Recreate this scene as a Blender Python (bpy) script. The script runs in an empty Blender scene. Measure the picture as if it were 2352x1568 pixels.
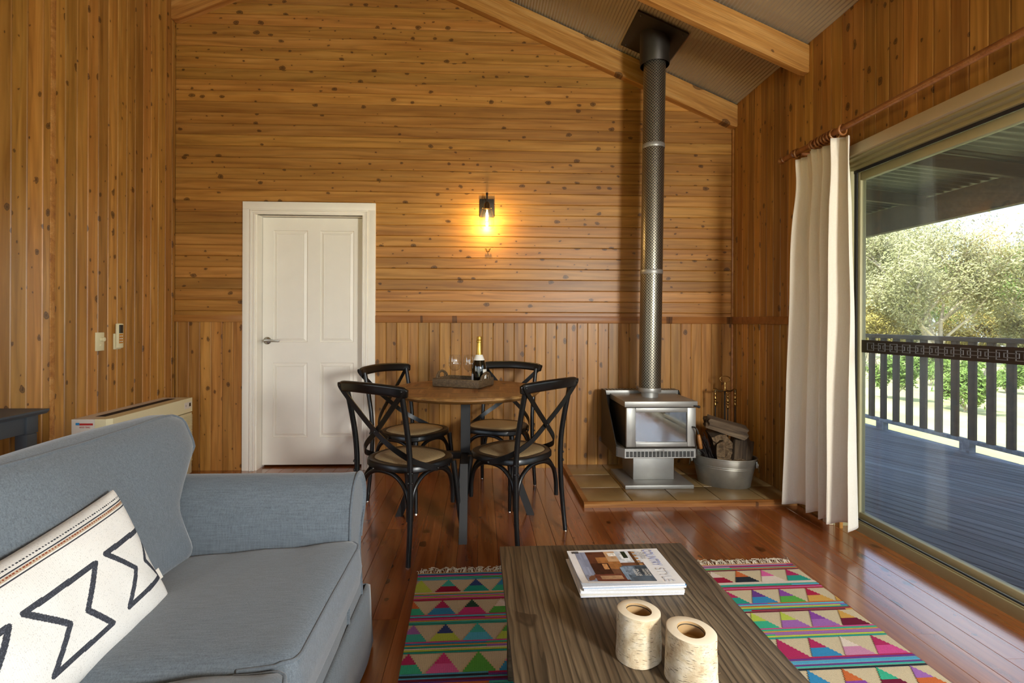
import bpy, bmesh, math, random
from mathutils import Vector, Matrix, Euler, noise
from mathutils.bvhtree import BVHTree
random.seed(7)
scene = bpy.context.scene
COL = scene.collection
PI = math.pi
R = math.radians

# ------------------------------------------------------------------ camera
cam_d = bpy.data.cameras.new('camera')
cam = bpy.data.objects.new('camera', cam_d)
COL.objects.link(cam)
cam_d.sensor_width = 36.0
cam_d.lens = 18.0
cam_d.shift_x = (1176 - 1153) / 2352
cam_d.shift_y = (738.2 - 784) / 2352
cam_d.clip_start = 0.02
cam_d.clip_end = 400
cam.matrix_world = Matrix.Translation((0, 0, 1.198)) @ Matrix.Rotation(-R(2.4), 4, 'Z') @ Matrix.Rotation(PI / 2, 4, 'X') @ Matrix.Rotation(0.004, 4, 'Z')
scene.camera = cam

# ------------------------------------------------------------------ exposure
vs = scene.view_settings
vs.view_transform = 'Standard'
vs.look = 'None'
vs.exposure = 2.05
vs.gamma = 1.0
vs.use_curve_mapping = False
scene.cycles.max_bounces = 8
scene.cycles.diffuse_bounces = 4
scene.cycles.glossy_bounces = 3
scene.cycles.transmission_bounces = 6
scene.cycles.transparent_max_bounces = 16
scene.cycles.caustics_reflective = False
scene.cycles.caustics_refractive = False
scene.cycles.sample_clamp_indirect = 6.0
scene.cycles.use_denoising = True
scene.cycles.use_adaptive_sampling = True
scene.cycles.adaptive_threshold = 0.06

# ------------------------------------------------------------------ world: day sky with thin cloud
world = bpy.data.worlds.new('day_sky')
scene.world = world
world.use_nodes = True
wn = world.node_tree
wn.nodes.clear()
w_out = wn.nodes.new('ShaderNodeOutputWorld')
w_bg = wn.nodes.new('ShaderNodeBackground')
w_sky = wn.nodes.new('ShaderNodeTexSky')
w_sky.sky_type = 'NISHITA'
w_sky.sun_disc = False
w_sky.sun_elevation = R(55)
w_sky.sun_rotation = R(-115)
w_sky.air_density = 1.0
w_sky.dust_density = 1.5
w_tc = wn.nodes.new('ShaderNodeTexCoord')
w_no = wn.nodes.new('ShaderNodeTexNoise')
w_no.inputs['Scale'].default_value = 3.2
w_no.inputs['Detail'].default_value = 5
w_rp = wn.nodes.new('ShaderNodeValToRGB')
w_rp.color_ramp.elements[0].position = 0.42
w_rp.color_ramp.elements[1].position = 0.66
w_mx = wn.nodes.new('ShaderNodeMix')
w_mx.data_type = 'RGBA'
w_mx.inputs[7].default_value = (5.6, 6.0, 6.6, 1)
wn.links.new(w_tc.outputs['Generated'], w_no.inputs['Vector'])
wn.links.new(w_no.outputs['Fac'], w_rp.inputs['Fac'])
wn.links.new(w_rp.outputs['Color'], w_mx.inputs[0])
wn.links.new(w_sky.outputs['Color'], w_mx.inputs[6])
wn.links.new(w_mx.outputs[2], w_bg.inputs['Color'])
w_bg.inputs['Strength'].default_value = 0.16
wn.links.new(w_bg.outputs['Background'], w_out.inputs['Surface'])

sun_d = bpy.data.lights.new('sun', 'SUN')
sun_d.energy = 3.0
sun_d.angle = R(0.5)
sun_d.color = (1.0, 0.95, 0.86)
sun = bpy.data.objects.new('sun', sun_d)
COL.objects.link(sun)
# from behind-left of the house, high: light travels towards +X (+Y), down
sun.rotation_euler = Vector((0.80, 0.38, -1.25)).to_track_quat('-Z', 'Y').to_euler()

# ------------------------------------------------------------------ node helpers
def lin(h):
    h = h.lstrip('#')
    c = [int(h[i:i + 2], 16) / 255 for i in (0, 2, 4)]
    return tuple(x / 12.92 if x <= 0.04045 else ((x + 0.055) / 1.055) ** 2.4 for x in c) + (1,)

MATS = {}
class NT:
    def __init__(self, name):
        self.m = bpy.data.materials.new(name)
        self.m.use_nodes = True
        self.t = self.m.node_tree
        self.b = self.t.nodes['Principled BSDF']
        self.out = self.t.nodes['Material Output']
        MATS[name] = self.m
    def n(self, kind, **kw):
        nd = self.t.nodes.new('ShaderNode' + kind)
        for k, v in kw.items():
            setattr(nd, k, v)
        return nd
    def l(self, a, b):
        self.t.links.new(a, b)
    def setp(self, **kw):
        for k, v in kw.items():
            self.b.inputs[k.replace('_', ' ')].default_value = v
    def math(self, op, a, b=None, c=None, clamp=False):
        nd = self.n('Math', operation=op)
        nd.use_clamp = clamp
        for i, v in enumerate((a, b, c)):
            if v is None: continue
            if isinstance(v, (int, float)): nd.inputs[i].default_value = v
            else: self.l(v, nd.inputs[i])
        return nd.outputs[0]
    def mixc(self, fac, a, b, mode='MIX'):
        nd = self.n('Mix', data_type='RGBA', blend_type=mode)
        for s, v in ((0, fac), (6, a), (7, b)):
            if isinstance(v, (int, float)): nd.inputs[s].default_value = v
            elif isinstance(v, tuple): nd.inputs[s].default_value = v
            else: self.l(v, nd.inputs[s])
        return nd.outputs[2]
    def ramp(self, fac, stops, interp='LINEAR'):
        nd = self.n('ValToRGB')
        cr = nd.color_ramp
        cr.interpolation = interp
        while len(cr.elements) < len(stops): cr.elements.new(0.5)
        for e, (p, c) in zip(cr.elements, stops):
            e.position = p
            e.color = c if isinstance(c, tuple) else (c, c, c, 1)
        self.l(fac, nd.inputs['Fac'])
        return nd.outputs['Color']
    def coord(self, out='Object', scale=(1, 1, 1), rand=0.0, rot=(0, 0, 0)):
        tc = self.n('TexCoord')
        v = tc.outputs[out]
        if rand:
            oi = self.n('ObjectInfo')
            cb = self.n('CombineXYZ')
            self.l(self.math('MULTIPLY', oi.outputs['Random'], 37.0 * rand), cb.inputs[0])
            self.l(self.math('MULTIPLY', oi.outputs['Random'], 91.0 * rand), cb.inputs[1])
            self.l(self.math('MULTIPLY', oi.outputs['Random'], 53.0 * rand), cb.inputs[2])
            va = self.n('VectorMath', operation='ADD')
            self.l(v, va.inputs[0]); self.l(cb.outputs[0], va.inputs[1])
            v = va.outputs[0]
        mp = self.n('Mapping')
        mp.inputs['Scale'].default_value = scale
        mp.inputs['Rotation'].default_value = rot
        self.l(v, mp.inputs['Vector'])
        return mp.outputs['Vector']
    def noise(self, vec, scale=1.0, detail=4, rough=0.5, dist=0.0):
        nd = self.n('TexNoise')
        nd.inputs['Scale'].default_value = scale
        nd.inputs['Detail'].default_value = detail
        nd.inputs['Roughness'].default_value = rough
        nd.inputs['Distortion'].default_value = dist
        self.l(vec, nd.inputs['Vector'])
        return nd.outputs['Fac']
    def bump(self, h, strength=0.2, dist=0.002):
        nd = self.n('Bump')
        nd.inputs['Strength'].default_value = strength
        nd.inputs['Distance'].default_value = dist
        self.l(h, nd.inputs['Height'])
        self.l(nd.outputs['Normal'], self.b.inputs['Normal'])

def plain(name, col, rough=0.5, metal=0.0, spec=0.5, coat=0.0, var=0.0, vscale=20.0, bump=0.0):
    k = NT(name)
    c = lin(col) if isinstance(col, str) else tuple(col) + (1,)
    k.setp(Base_Color=c, Roughness=rough, Metallic=metal)
    k.b.inputs['Specular IOR Level'].default_value = spec
    k.b.inputs['Coat Weight'].default_value = coat
    v = k.noise(k.coord(), vscale, 5, 0.6)
    if var:
        d = tuple(x * (1 - var) for x in c[:3]) + (1,)
        b = tuple(min(1, x * (1 + var)) for x in c[:3]) + (1,)
        k.l(k.ramp(v, [(0.3, d), (0.7, b)]), k.b.inputs['Base Color'])
    if bump: k.bump(v, bump)
    return k.m

def wood(name, dark, mid, light, rough=0.4, knots=1.0, kcol='#221006', var=0.5, spec=0.4, grain=1.0, kscale=(8.0, 12.0, 1.0), streak=0.35, coat=0.0, rings=0.0, rscale=9.0):
    k = NT(name)
    d, m, li = lin(dark), lin(mid), lin(light)
    g = k.noise(k.coord(scale=(1.3 * grain, 20 * grain, 20 * grain), rand=1.0), 1.0, 3, 0.5, 0.8)
    f = k.noise(k.coord(scale=(5 * grain, 190 * grain, 190 * grain), rand=1.0), 1.0, 3, 0.6, 0.2)
    col = k.ramp(g, [(0.28, d), (0.5, m), (0.74, li)])
    fs = k.ramp(f, [(0.3, 1 - streak), (0.7, 1.0)])
    col = k.mixc(1.0, col, fs, 'MULTIPLY')
    if rings:
        rv = k.coord(scale=(0.10, 1.0, 1.0), rand=1.0)
        wv = k.n('TexWave', wave_type='BANDS', bands_direction='Y', wave_profile='SAW')
        wv.inputs['Scale'].default_value = rscale; wv.inputs['Distortion'].default_value = 9.0
        wv.inputs['Detail'].default_value = 2.5; wv.inputs['Detail Scale'].default_value = 1.6; wv.inputs['Detail Roughness'].default_value = 0.55
        k.l(rv, wv.inputs['Vector'])
        col = k.mixc(rings, col, k.ramp(wv.outputs['Fac'], [(0.0, 0.22), (0.3, 0.8), (0.8, 1.12), (1.0, 0.45)]), 'MULTIPLY')
    oi = k.n('ObjectInfo')
    br = k.math('MULTIPLY_ADD', oi.outputs['Random'], var, 1.0 - var * 0.5)
    hv = k.n('HueSaturation')
    k.l(br, hv.inputs['Value'])
    r2 = k.math('FRACT', k.math('MULTIPLY', oi.outputs['Random'], 17.31))
    k.l(k.math('MULTIPLY_ADD', r2, 0.010, 0.497), hv.inputs['Hue'])
    k.l(col, hv.inputs['Color'])
    col = hv.outputs['Color']
    if knots:
        vv = k.coord(scale=kscale, rand=1.0)
        wb = k.n('TexNoise'); wb.inputs['Scale'].default_value = 3.0; wb.inputs['Detail'].default_value = 2
        k.l(vv, wb.inputs['Vector'])
        va = k.n('VectorMath', operation='MULTIPLY_ADD')
        k.l(wb.outputs['Color'], va.inputs[0]); va.inputs[1].default_value = (0.22, 0.22, 0); k.l(vv, va.inputs[2])
        vo = k.n('TexVoronoi', voronoi_dimensions='2D'); vo.inputs['Scale'].default_value = 1.0
        k.l(va.outputs[0], vo.inputs['Vector'])
        sp = k.n('SeparateColor'); k.l(vo.outputs['Color'], sp.inputs[0])
        r3 = k.math('FRACT', k.math('MULTIPLY', oi.outputs['Random'], 7.77))
        cut = k.math('MULTIPLY_ADD', r3, -0.55 * knots, 0.82)
        ex = k.math('SUBTRACT', sp.outputs[0], cut, clamp=True)
        thr = k.math('MULTIPLY', k.math('GREATER_THAN', ex, 0.0), k.math('MULTIPLY_ADD', k.math('POWER', sp.outputs[1], 2.2), 0.17, 0.05))
        q = k.math('DIVIDE', vo.outputs['Distance'], k.math('ADD', thr, 0.0001))
        msk = k.ramp(q, [(0.30, 0.95), (0.55, 0.6), (0.80, 0.95), (1.0, 0.0)])
        halo = k.math('MULTIPLY', k.math('SUBTRACT', 1.0, k.math('DIVIDE', q, 3.2), clamp=True), 0.35)
        col = k.mixc(halo, col, d)
        col = k.mixc(k.math('MULTIPLY', msk, 0.82), col, lin(kcol))
    k.l(col, k.b.inputs['Base Color'])
    k.setp(Roughness=rough)
    k.b.inputs['Specular IOR Level'].default_value = spec
    k.b.inputs['Coat Weight'].default_value = coat
    k.b.inputs['Coat Roughness'].default_value = 0.14
    k.bump(f, 0.08, 0.001)
    return k.m

M = MATS
# cypress wall lining, floor, beams
wood('pine_wall', '#95622a', '#ab7637', '#bc8746', rough=0.40, var=0.42, streak=0.10, rings=0.30, rscale=6.0)
wood('pine_dado', '#8a5626', '#9d6530', '#ab723a', rough=0.4, var=0.15, streak=0.10)
wood('pine_beam', '#9a6330', '#b9803f', '#cf9c5c', rough=0.5, var=0.12, knots=0.7, kscale=(3.0, 6.0, 1.0))
wood('floor_wood', '#78401e', '#955228', '#a56335', rough=0.25, var=0.3, spec=0.5, coat=0.9, kcol='#180a05', kscale=(6.0, 8.0, 1.0), streak=0.15)
wood('coffee_wood', '#4a3a2a', '#6e5b46', '#87745c', rough=0.6, var=0.12, knots=0.35, kcol='#2a1c12', grain=1.0, kscale=(3.0, 5.0, 1.0), streak=0.4, rings=0.95, rscale=16.0)
wood('table_wood', '#5d3c1c', '#8a5d30', '#a87d4a', rough=0.45, var=0.25, knots=0.25, kscale=(3, 6, 1))
wood('rod_wood', '#8a5530', '#a0683a', '#ae7646', rough=0.35, var=0.1, knots=0)
wood('hearth_wood', '#7a4a20', '#a06a34', '#c08c50', rough=0.45, var=0.1)
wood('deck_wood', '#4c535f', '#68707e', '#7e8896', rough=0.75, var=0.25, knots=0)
wood('rail_wood', '#241a14', '#352720', '#463628', rough=0.7, var=0.2, knots=0)
wood('log_wood', '#3a2c20', '#63503c', '#7d6a52', rough=0.85, var=0.3, knots=0, grain=1.6, streak=0.6)
wood('log_end', '#4a3826', '#7a6146', '#94795a', rough=0.9, var=0.2, knots=0, grain=2.0, streak=0.5)
plain('white_paint', '#f1ebde', 0.42, var=0.02, vscale=6)
plain('black_wood', '#0c0b0a', 0.32, spec=0.5, var=0.2, vscale=60)
plain('black_steel', '#120f0d', 0.55)
plain('black_rubber', '#0b0b0b', 0.6)
plain('stove_metal', '#9a9892', 0.42, metal=0.55, var=0.08, vscale=8)
plain('stove_dark', '#3b352e', 0.5, metal=0.6, var=0.1, vscale=8)
plain('flue_dark', '#35302a', 0.45, metal=0.6, var=0.1)
plain('slot_black', '#0a0908', 0.8)
plain('steel', '#b4b0a6', 0.25, metal=1.0)
plain('galvanised', '#a09c90', 0.38, metal=0.75, var=0.18, vscale=9)
plain('brass', '#a8864e', 0.3, metal=1.0, var=0.1)
plain('brass_dark', '#5e4c33', 0.4, metal=0.9)
plain('frame_alu', '#aaa27c', 0.45, metal=0.1, var=0.03)
plain('architrave', '#c8b898', 0.5, var=0.03)
plain('cream_plastic', '#d8cfa8', 0.45)
plain('white_plastic', '#d2ccc2', 0.45)
plain('slot_dark', '#17151a', 0.6)
plain('lcd', '#1a1c16', 0.2)
plain('orange_print', '#b87a1c', 0.5)
plain('red_print', '#b02020', 0.5)
plain('blue_print', '#2a86c0', 0.5)
plain('grey_paint', '#3f464d', 0.5, var=0.05)
plain('tile', '#947a50', 0.35, spec=0.5, var=0.16, vscale=5)
plain('grout', '#55503f', 0.9)
plain('gold_foil', '#c8a24a', 0.3, metal=0.9, var=0.15, vscale=150)
plain('bottle_glass', '#0a0b06', 0.06, spec=0.8)
plain('paper_white', '#e8e4da', 0.6)
plain('paper_edge', '#c8c8cc', 0.7, var=0.1, vscale=300)
plain('twig', '#2a1e18', 0.9)
plain('brown_band', '#2a1c14', 0.6)
plain('decal_grey', '#6e6e70', 0.6)
plain('roof_steel', '#3b3a36', 0.4, metal=0.5)
plain('screw', '#5a5650', 0.35, metal=1.0)
plain('hidden_wall', '#9a6a38', 0.6)
plain('bark_brown', '#7a5a3a', 0.8)
plain('candle_hole', '#a8875a', 0.6, var=0.1)
plain('birch_cut', '#e2d3b8', 0.7, var=0.04)
plain('cotton', '#e2d8c2', 0.95)
plain('bristle', '#241a16', 0.9)

# ceiling corrugated zinc
plain('ceiling_zinc', '#a89c86', 0.5, metal=0.2, var=0.06, vscale=3)

# perforated flue shield
k = NT('flue_perforated')
k.setp(Base_Color=lin('#8d8574'), Metallic=0.85, Roughness=0.34)
tc = k.n('TexCoord'); mp = k.n('Mapping')
mp.inputs['Rotation'].default_value = (0, 0, PI / 4)
mp.inputs['Scale'].default_value = (66, 66, 1)
k.l(tc.outputs['UV'], mp.inputs['Vector'])
vo = k.n('TexVoronoi', voronoi_dimensions='2D'); vo.inputs['Randomness'].default_value = 0.0; vo.inputs['Scale'].default_value = 1.0
k.l(mp.outputs[0], vo.inputs['Vector'])
hole = k.ramp(vo.outputs['Distance'], [(0.30, 0.0), (0.36, 1.0)])
k.l(k.mixc(hole, lin('#0a0908'), lin('#8d8574')), k.b.inputs['Base Color'])
k.l(k.math('MULTIPLY', hole, 0.85), k.b.inputs['Metallic'])
k.bump(hole, 0.4, 0.001)

# glass that lets light straight through: tint + mirror reflection + a film of dust
def thin_glass(name, tint, ior=1.5, dust=0.0, boost=1.0):
    k = NT(name)
    k.t.nodes.remove(k.b)
    tr = k.n('BsdfTransparent'); tr.inputs['Color'].default_value = tint + (1,)
    gl = k.n('BsdfGlossy'); gl.inputs['Roughness'].default_value = 0.0
    ge = k.n('NewGeometry')
    dt = k.n('VectorMath', operation='DOT_PRODUCT'); k.l(ge.outputs['Normal'], dt.inputs[0]); k.l(ge.outputs['Incoming'], dt.inputs[1])
    f0 = ((ior - 1) / (ior + 1)) ** 2 * boost
    fac = k.math('MULTIPLY_ADD', k.math('POWER', k.math('SUBTRACT', 1.0, k.math('ABSOLUTE', dt.outputs['Value']), clamp=True), 5.0), 1 - f0, f0)
    mx = k.n('MixShader'); k.l(fac, mx.inputs[0]); k.l(tr.outputs[0], mx.inputs[1]); k.l(gl.outputs[0], mx.inputs[2])
    last = mx
    if dust:
        df = k.n('BsdfDiffuse'); df.inputs['Color'].default_value = (0.75, 0.78, 0.74, 1)
        ft = k.n('BsdfTranslucent'); ft.inputs['Color'].default_value = (0.75, 0.78, 0.74, 1)
        ad = k.n('MixShader'); ad.inputs[0].default_value = 0.5
        k.l(df.outputs[0], ad.inputs[1]); k.l(ft.outputs[0], ad.inputs[2])
        nz = k.noise(k.coord(), 260.0, 2, 0.7)
        nb = k.noise(k.coord(), 2.2, 3, 0.6)
        sp = k.ramp(nz, [(0.62, 0.0), (0.70, 1.0)])
        d1 = k.math('MULTIPLY', sp, 0.06)
        d2 = k.math('MULTIPLY_ADD', nb, dust, dust * 0.4)
        m2 = k.n('MixShader'); k.l(k.math('ADD', d1, d2, clamp=True), m2.inputs[0])
        k.l(mx.outputs[0], m2.inputs[1]); k.l(ad.outputs[0], m2.inputs[2])
        last = m2
    k.l(last.outputs[0], k.out.inputs['Surface'])
    return k.m
thin_glass('window_glass', (0.86, 0.89, 0.90), dust=0.032)
thin_glass('clear_pane', (0.95, 0.96, 0.96))
thin_glass('wine_glass', (0.975, 0.98, 0.975), ior=1.5, boost=1.6)
thin_glass('lamp_glass', (0.95, 0.93, 0.88), ior=1.45)

# emission for lamps
def emit(name, col, s):
    k = NT(name)
    k.setp(Base_Color=col + (1,))
    k.b.inputs['Emission Color'].default_value = col + (1,)
    k.b.inputs['Emission Strength'].default_value = s
emit('filament', (1.0, 0.78, 0.42), 28.0)

# stove door glass: sooty dark mirror
k = NT('stove_glass')
k.setp(Base_Color=(0.045, 0.042, 0.036, 1), Roughness=0.03)
k.b.inputs['Specular IOR Level'].default_value = 1.0
k.b.inputs['IOR'].default_value = 2.2
nz = k.noise(k.coord(), 9, 5, 0.65, 0.6)
k.l(k.ramp(nz, [(0.4, 0.02), (0.75, 0.16)]), k.b.inputs['Roughness'])

# woven fabrics
def fabric(name, c1, c2, scale=900, rough=0.95, rot=0.6, big=0.12):
    k = NT(name)
    a, b = lin(c1), lin(c2)
    v = k.coord(scale=(1, 1, 1))
    f = k.noise(v, scale * 0.55, 3, 0.7)
    s = k.noise(k.coord(scale=(18, 300, 300)), 1.0, 3, 0.6)
    s2 = k.noise(k.coord(scale=(300, 300, 18)), 1.0, 3, 0.6)
    h = k.math('MULTIPLY_ADD', s2, 0.3, k.math('MULTIPLY_ADD', f, 0.4, k.math('MULTIPLY', s, 0.3)))
    g = k.noise(v, 3.0, 4, 0.6)
    c = k.ramp(h, [(0.3, a), (0.72, b)])
    c = k.mixc(big, c, k.ramp(g, [(0.3, 0.55), (0.7, 1.15)]), 'MULTIPLY')
    k.l(c, k.b.inputs['Base Color'])
    k.setp(Roughness=rough)
    k.b.inputs['Specular IOR Level'].default_value = 0.15
    k.b.inputs['Sheen Weight'].default_value = 0.25
    k.bump(h, 0.25, 0.0008)
    return k.m
fabric('sofa_fabric', '#464d54', '#7a838b')
fabric('sofa_piping', '#4a5057', '#6f777e')
fabric('curtain_fabric', '#ded3bd', '#f0e9da', scale=700, big=0.05)

# woven cane seat
k = NT('cane')
v = k.coord(scale=(1, 1, 0), rot=(0, 0, PI / 4))
ck = k.n('TexChecker'); ck.inputs['Scale'].default_value = 150
k.l(v, ck.inputs['Vector'])
ck.inputs['Color1'].default_value = lin('#7d6440'); ck.inputs['Color2'].default_value = lin('#b59a6e')
nz = k.noise(k.coord(), 300, 3, 0.7)
k.l(k.mixc(0.45, ck.outputs['Color'], k.ramp(nz, [(0.35, lin('#4a3820')), (0.65, lin('#c8b084'))])), k.b.inputs['Base Color'])
k.setp(Roughness=0.6)
k.bump(ck.outputs['Fac'], 0.5, 0.001)

# rattan basket weave
k = NT('rattan')
br = k.n('TexBrick'); br.inputs['Scale'].default_value = 42
br.inputs['Color1'].default_value = lin('#7a6244'); br.inputs['Color2'].default_value = lin('#4a3826'); br.inputs['Mortar'].default_value = lin('#1e150d')
br.inputs['Mortar Size'].default_value = 0.03
tcg = k.n('TexCoord'); mpg = k.n('Mapping'); mpg.inputs['Scale'].default_value = (1, 1, 1); k.l(tcg.outputs['UV'], mpg.inputs['Vector']); k.l(mpg.outputs[0], br.inputs['Vector'])
nz = k.noise(k.coord(), 90, 3, 0.7)
k.l(k.mixc(0.4, br.outputs['Color'], k.ramp(nz, [(0.3, lin('#2c2015')), (0.7, lin('#8a7150'))])), k.b.inputs['Base Color'])
k.setp(Roughness=0.55)
k.bump(br.outputs['Fac'], 0.6, 0.002)

# birch bark
k = NT('birch_bark')
v1 = k.coord(scale=(1, 1, 1), rand=1.0)
g = k.noise(v1, 22, 6, 0.7, 0.4)
le = k.noise(k.coord(scale=(60, 60, 420), rand=1.0), 1.0, 2, 0.6)
pa = k.noise(v1, 9, 3, 0.6)
c = k.ramp(g, [(0.3, lin('#a88a64')), (0.5, lin('#d0bd9c')), (0.7, lin('#e2d6c0'))])
c = k.mixc(k.ramp(le, [(0.61, 0.0), (0.67, 0.7)]), c, lin('#4a3a2a'))
c = k.mixc(k.ramp(pa, [(0.62, 0.0), (0.72, 0.55)]), c, lin('#6a5238'))
k.l(c, k.b.inputs['Base Color']); k.setp(Roughness=0.8); k.bump(g, 0.6, 0.003)

# vertex coloured cloths (flat woven pattern)
def vcol(name, rough=0.95, nscale=380, amt=0.5, bumps=0.4):
    k = NT(name)
    at = k.n('VertexColor'); at.layer_name = 'Col'
    v = k.coord()
    f = k.noise(v, nscale, 2, 0.7)
    wv = k.n('TexWave'); wv.inputs['Scale'].default_value = nscale / 8.0; wv.inputs['Distortion'].default_value = 1.0; k.l(v, wv.inputs['Vector'])
    h = k.math('MULTIPLY_ADD', wv.outputs['Fac'], 0.15, k.math('MULTIPLY', f, 0.85))
    k.l(k.mixc(amt, at.outputs['Color'], k.ramp(h, [(0.25, 0.5), (0.6, 1.15)]), 'MULTIPLY'), k.b.inputs['Base Color'])
    k.setp(Roughness=rough); k.b.inputs['Specular IOR Level'].default_value = 0.1
    if bumps: k.bump(h, bumps, 0.002)
    return k.m
vcol('rug_weave')
vcol('pillow_weave', nscale=700, amt=0.22, bumps=0.25)
vcol('print_paper', rough=0.35, nscale=40, amt=0.12, bumps=0)

# outdoors
k = NT('grass_ground')
g = k.noise(k.coord(), 0.35, 6, 0.65)
k.l(k.ramp(g, [(0.3, lin('#8f9656')), (0.55, lin('#b6b27c')), (0.75, lin('#cfc69c'))]), k.b.inputs['Base Color']); k.setp(Roughness=0.95)
def leafmat(name, a, b):
    k = NT(name)
    g = k.noise(k.coord(), 0.9, 4, 0.7)
    k.l(k.ramp(g, [(0.3, lin(a)), (0.7, lin(b))]), k.b.inputs['Base Color']); k.setp(Roughness=0.7)
    k.b.inputs['Specular IOR Level'].default_value = 0.3
leafmat('leaf_olive', '#8c8c5c', '#b9b58a')
leafmat('leaf_green', '#5c7a34', '#8aa050')
leafmat('leaf_gold', '#8f8440', '#b0a058')
plain('gum_bark', '#b8ab98', 0.85, var=0.25, vscale=3)

# ------------------------------------------------------------------ mesh helpers
class MB:
    def __init__(self):
        self.v = []; self.f = []; self.uv = None; self.fc = []; self.mi = []
    def add(self, vs, fs, col=None, mi=0):
        o = len(self.v)
        self.v += [tuple(p) for p in vs]
        self.f += [tuple(i + o for i in q) for q in fs]
        self.fc += [col] * len(fs)
        self.mi += [mi] * len(fs)
        return self
    def box(self, x0, x1, y0, y1, z0, z1, bev=0.0, col=None, mi=0):
        if bev <= 0:
            vs = [(x0, y0, z0), (x1, y0, z0), (x1, y1, z0), (x0, y1, z0), (x0, y0, z1), (x1, y0, z1), (x1, y1, z1), (x0, y1, z1)]
            fs = [(0, 3, 2, 1), (4, 5, 6, 7), (0, 1, 5, 4), (1, 2, 6, 5), (2, 3, 7, 6), (3, 0, 4, 7)]
            return self.add(vs, fs, col, mi)
        bm = bmesh.new()
        bmesh.ops.create_cube(bm, size=1.0)
        for p in bm.verts:
            p.co = Vector(((x0 + x1) / 2 + p.co.x * (x1 - x0), (y0 + y1) / 2 + p.co.y * (y1 - y0), (z0 + z1) / 2 + p.co.z * (z1 - z0)))
        b = min(bev, 0.49 * min(x1 - x0, y1 - y0, z1 - z0))
        bmesh.ops.bevel(bm, geom=bm.edges[:], offset=b, segments=2, profile=0.5, affect='EDGES')
        bm.verts.index_update()
        self.add([p.co for p in bm.verts], [[q.index for q in fc.verts] for fc in bm.faces], col, mi)
        bm.free()
        return self
    def obb(self, c, ax, ay, az, hx, hy, hz):
        c, ax, ay, az = Vector(c), Vector(ax).normalized(), Vector(ay).normalized(), Vector(az).normalized()
        vs = [c + ax * sx * hx + ay * sy * hy + az * sz * hz for sz in (-1, 1) for sx, sy in ((-1, -1), (1, -1), (1, 1), (-1, 1))]
        return self.add(vs, [(0, 3, 2, 1), (4, 5, 6, 7), (0, 1, 5, 4), (1, 2, 6, 5), (2, 3, 7, 6), (3, 0, 4, 7)])
    def prism(self, poly, d0, d1, axis='x'):
        # poly in the two other axes (in order), extruded along axis
        n = len(poly)
        def P(a, b, d):
            return {'x': (d, a, b), 'y': (a, d, b), 'z': (a, b, d)}[axis]
        vs = [P(a, b, d0) for a, b in poly] + [P(a, b, d1) for a, b in poly]
        fs = [tuple(range(n - 1, -1, -1)), tuple(range(n, 2 * n))] + [(i, (i + 1) % n, n + (i + 1) % n, n + i) for i in range(n)]
        return self.add(vs, fs)
    def lathe(self, prof, seg=32, c=(0, 0, 0), sx=1.0, sy=1.0, rot=0.0, cap=True):
        vs = []; fs = []
        n = len(prof)
        cr, sr = math.cos(rot), math.sin(rot)
        for i in range(seg):
            a = 2 * PI * i / seg
            for r, z in prof:
                x, y = r * math.cos(a) * sx, r * math.sin(a) * sy
                vs.append((c[0] + x * cr - y * sr, c[1] + x * sr + y * cr, c[2] + z))
        for i in range(seg):
            j = (i + 1) % seg
            for q in range(n - 1):
                fs.append((i * n + q, j * n + q, j * n + q + 1, i * n + q + 1))
        if cap:
            if prof[0][0] > 1e-6: fs.append(tuple(i * n for i in range(seg - 1, -1, -1)))
            if prof[-1][0] > 1e-6: fs.append(tuple(i * n + n - 1 for i in range(seg)))
        return self.add(vs, fs)
    def sweep(self, path, section, closed=False, up=None, scale=None, cap=True):
        # section: list of (a, b) in the frame (side, up) perpendicular to the path
        P = [Vector(p) for p in path]
        n = len(P); m = len(section)
        T = []
        for i in range(n):
            a = P[(i - 1) % n] if closed or i > 0 else P[i]
            b = P[(i + 1) % n] if closed or i < n - 1 else P[i]
            T.append((b - a).normalized())
        u = Vector(up) if up is not None else (Vector((0, 0, 1)) if abs(T[0].z) < 0.9 else Vector((0, 1, 0)))
        vs = []
        for i in range(n):
            t = T[i]
            if up is not None: u = Vector(up) if not callable(up) else up(i)
            u = (u - t * u.dot(t))
            if u.length < 1e-6: u = t.orthogonal()
            u.normalize()
            s = t.cross(u)
            k_ = scale[i] if scale else 1.0
            for a, b in section:
                vs.append(P[i] + s * a * k_ + u * b * k_)
        fs = []
        rng = range(n) if closed else range(n - 1)
        for i in rng:
            j = (i + 1) % n
            for q in range(m):
                fs.append((i * m + q, i * m + (q + 1) % m, j * m + (q + 1) % m, j * m + q))
        if cap and not closed:
            fs.append(tuple(range(m - 1, -1, -1)))
            fs.append(tuple((n - 1) * m + q for q in range(m)))
        return self.add(vs, fs)
    def tube(self, path, r, seg=10, closed=False, up=None):
        if isinstance(r, (int, float)): sc = None; rr = r
        else: sc = list(r); rr = 1.0
        sec = [(rr * math.cos(2 * PI * i / seg), rr * math.sin(2 * PI * i / seg)) for i in range(seg)]
        return self.sweep(path, sec, closed, up, sc)
    def sphere(self, c, r, seg=12, rings=8, s=(1, 1, 1)):
        prof = [(r * math.sin(PI * i / rings), -r * math.cos(PI * i / rings)) for i in range(rings + 1)]
        prof[0] = (1e-4 * r, -r); prof[-1] = (1e-4 * r, r)
        o = len(self.v)
        self.lathe(prof, seg)
        for i in range(o, len(self.v)):
            p = self.v[i]
            self.v[i] = (c[0] + p[0] * s[0], c[1] + p[1] * s[1], c[2] + p[2] * s[2])
        return self
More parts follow.
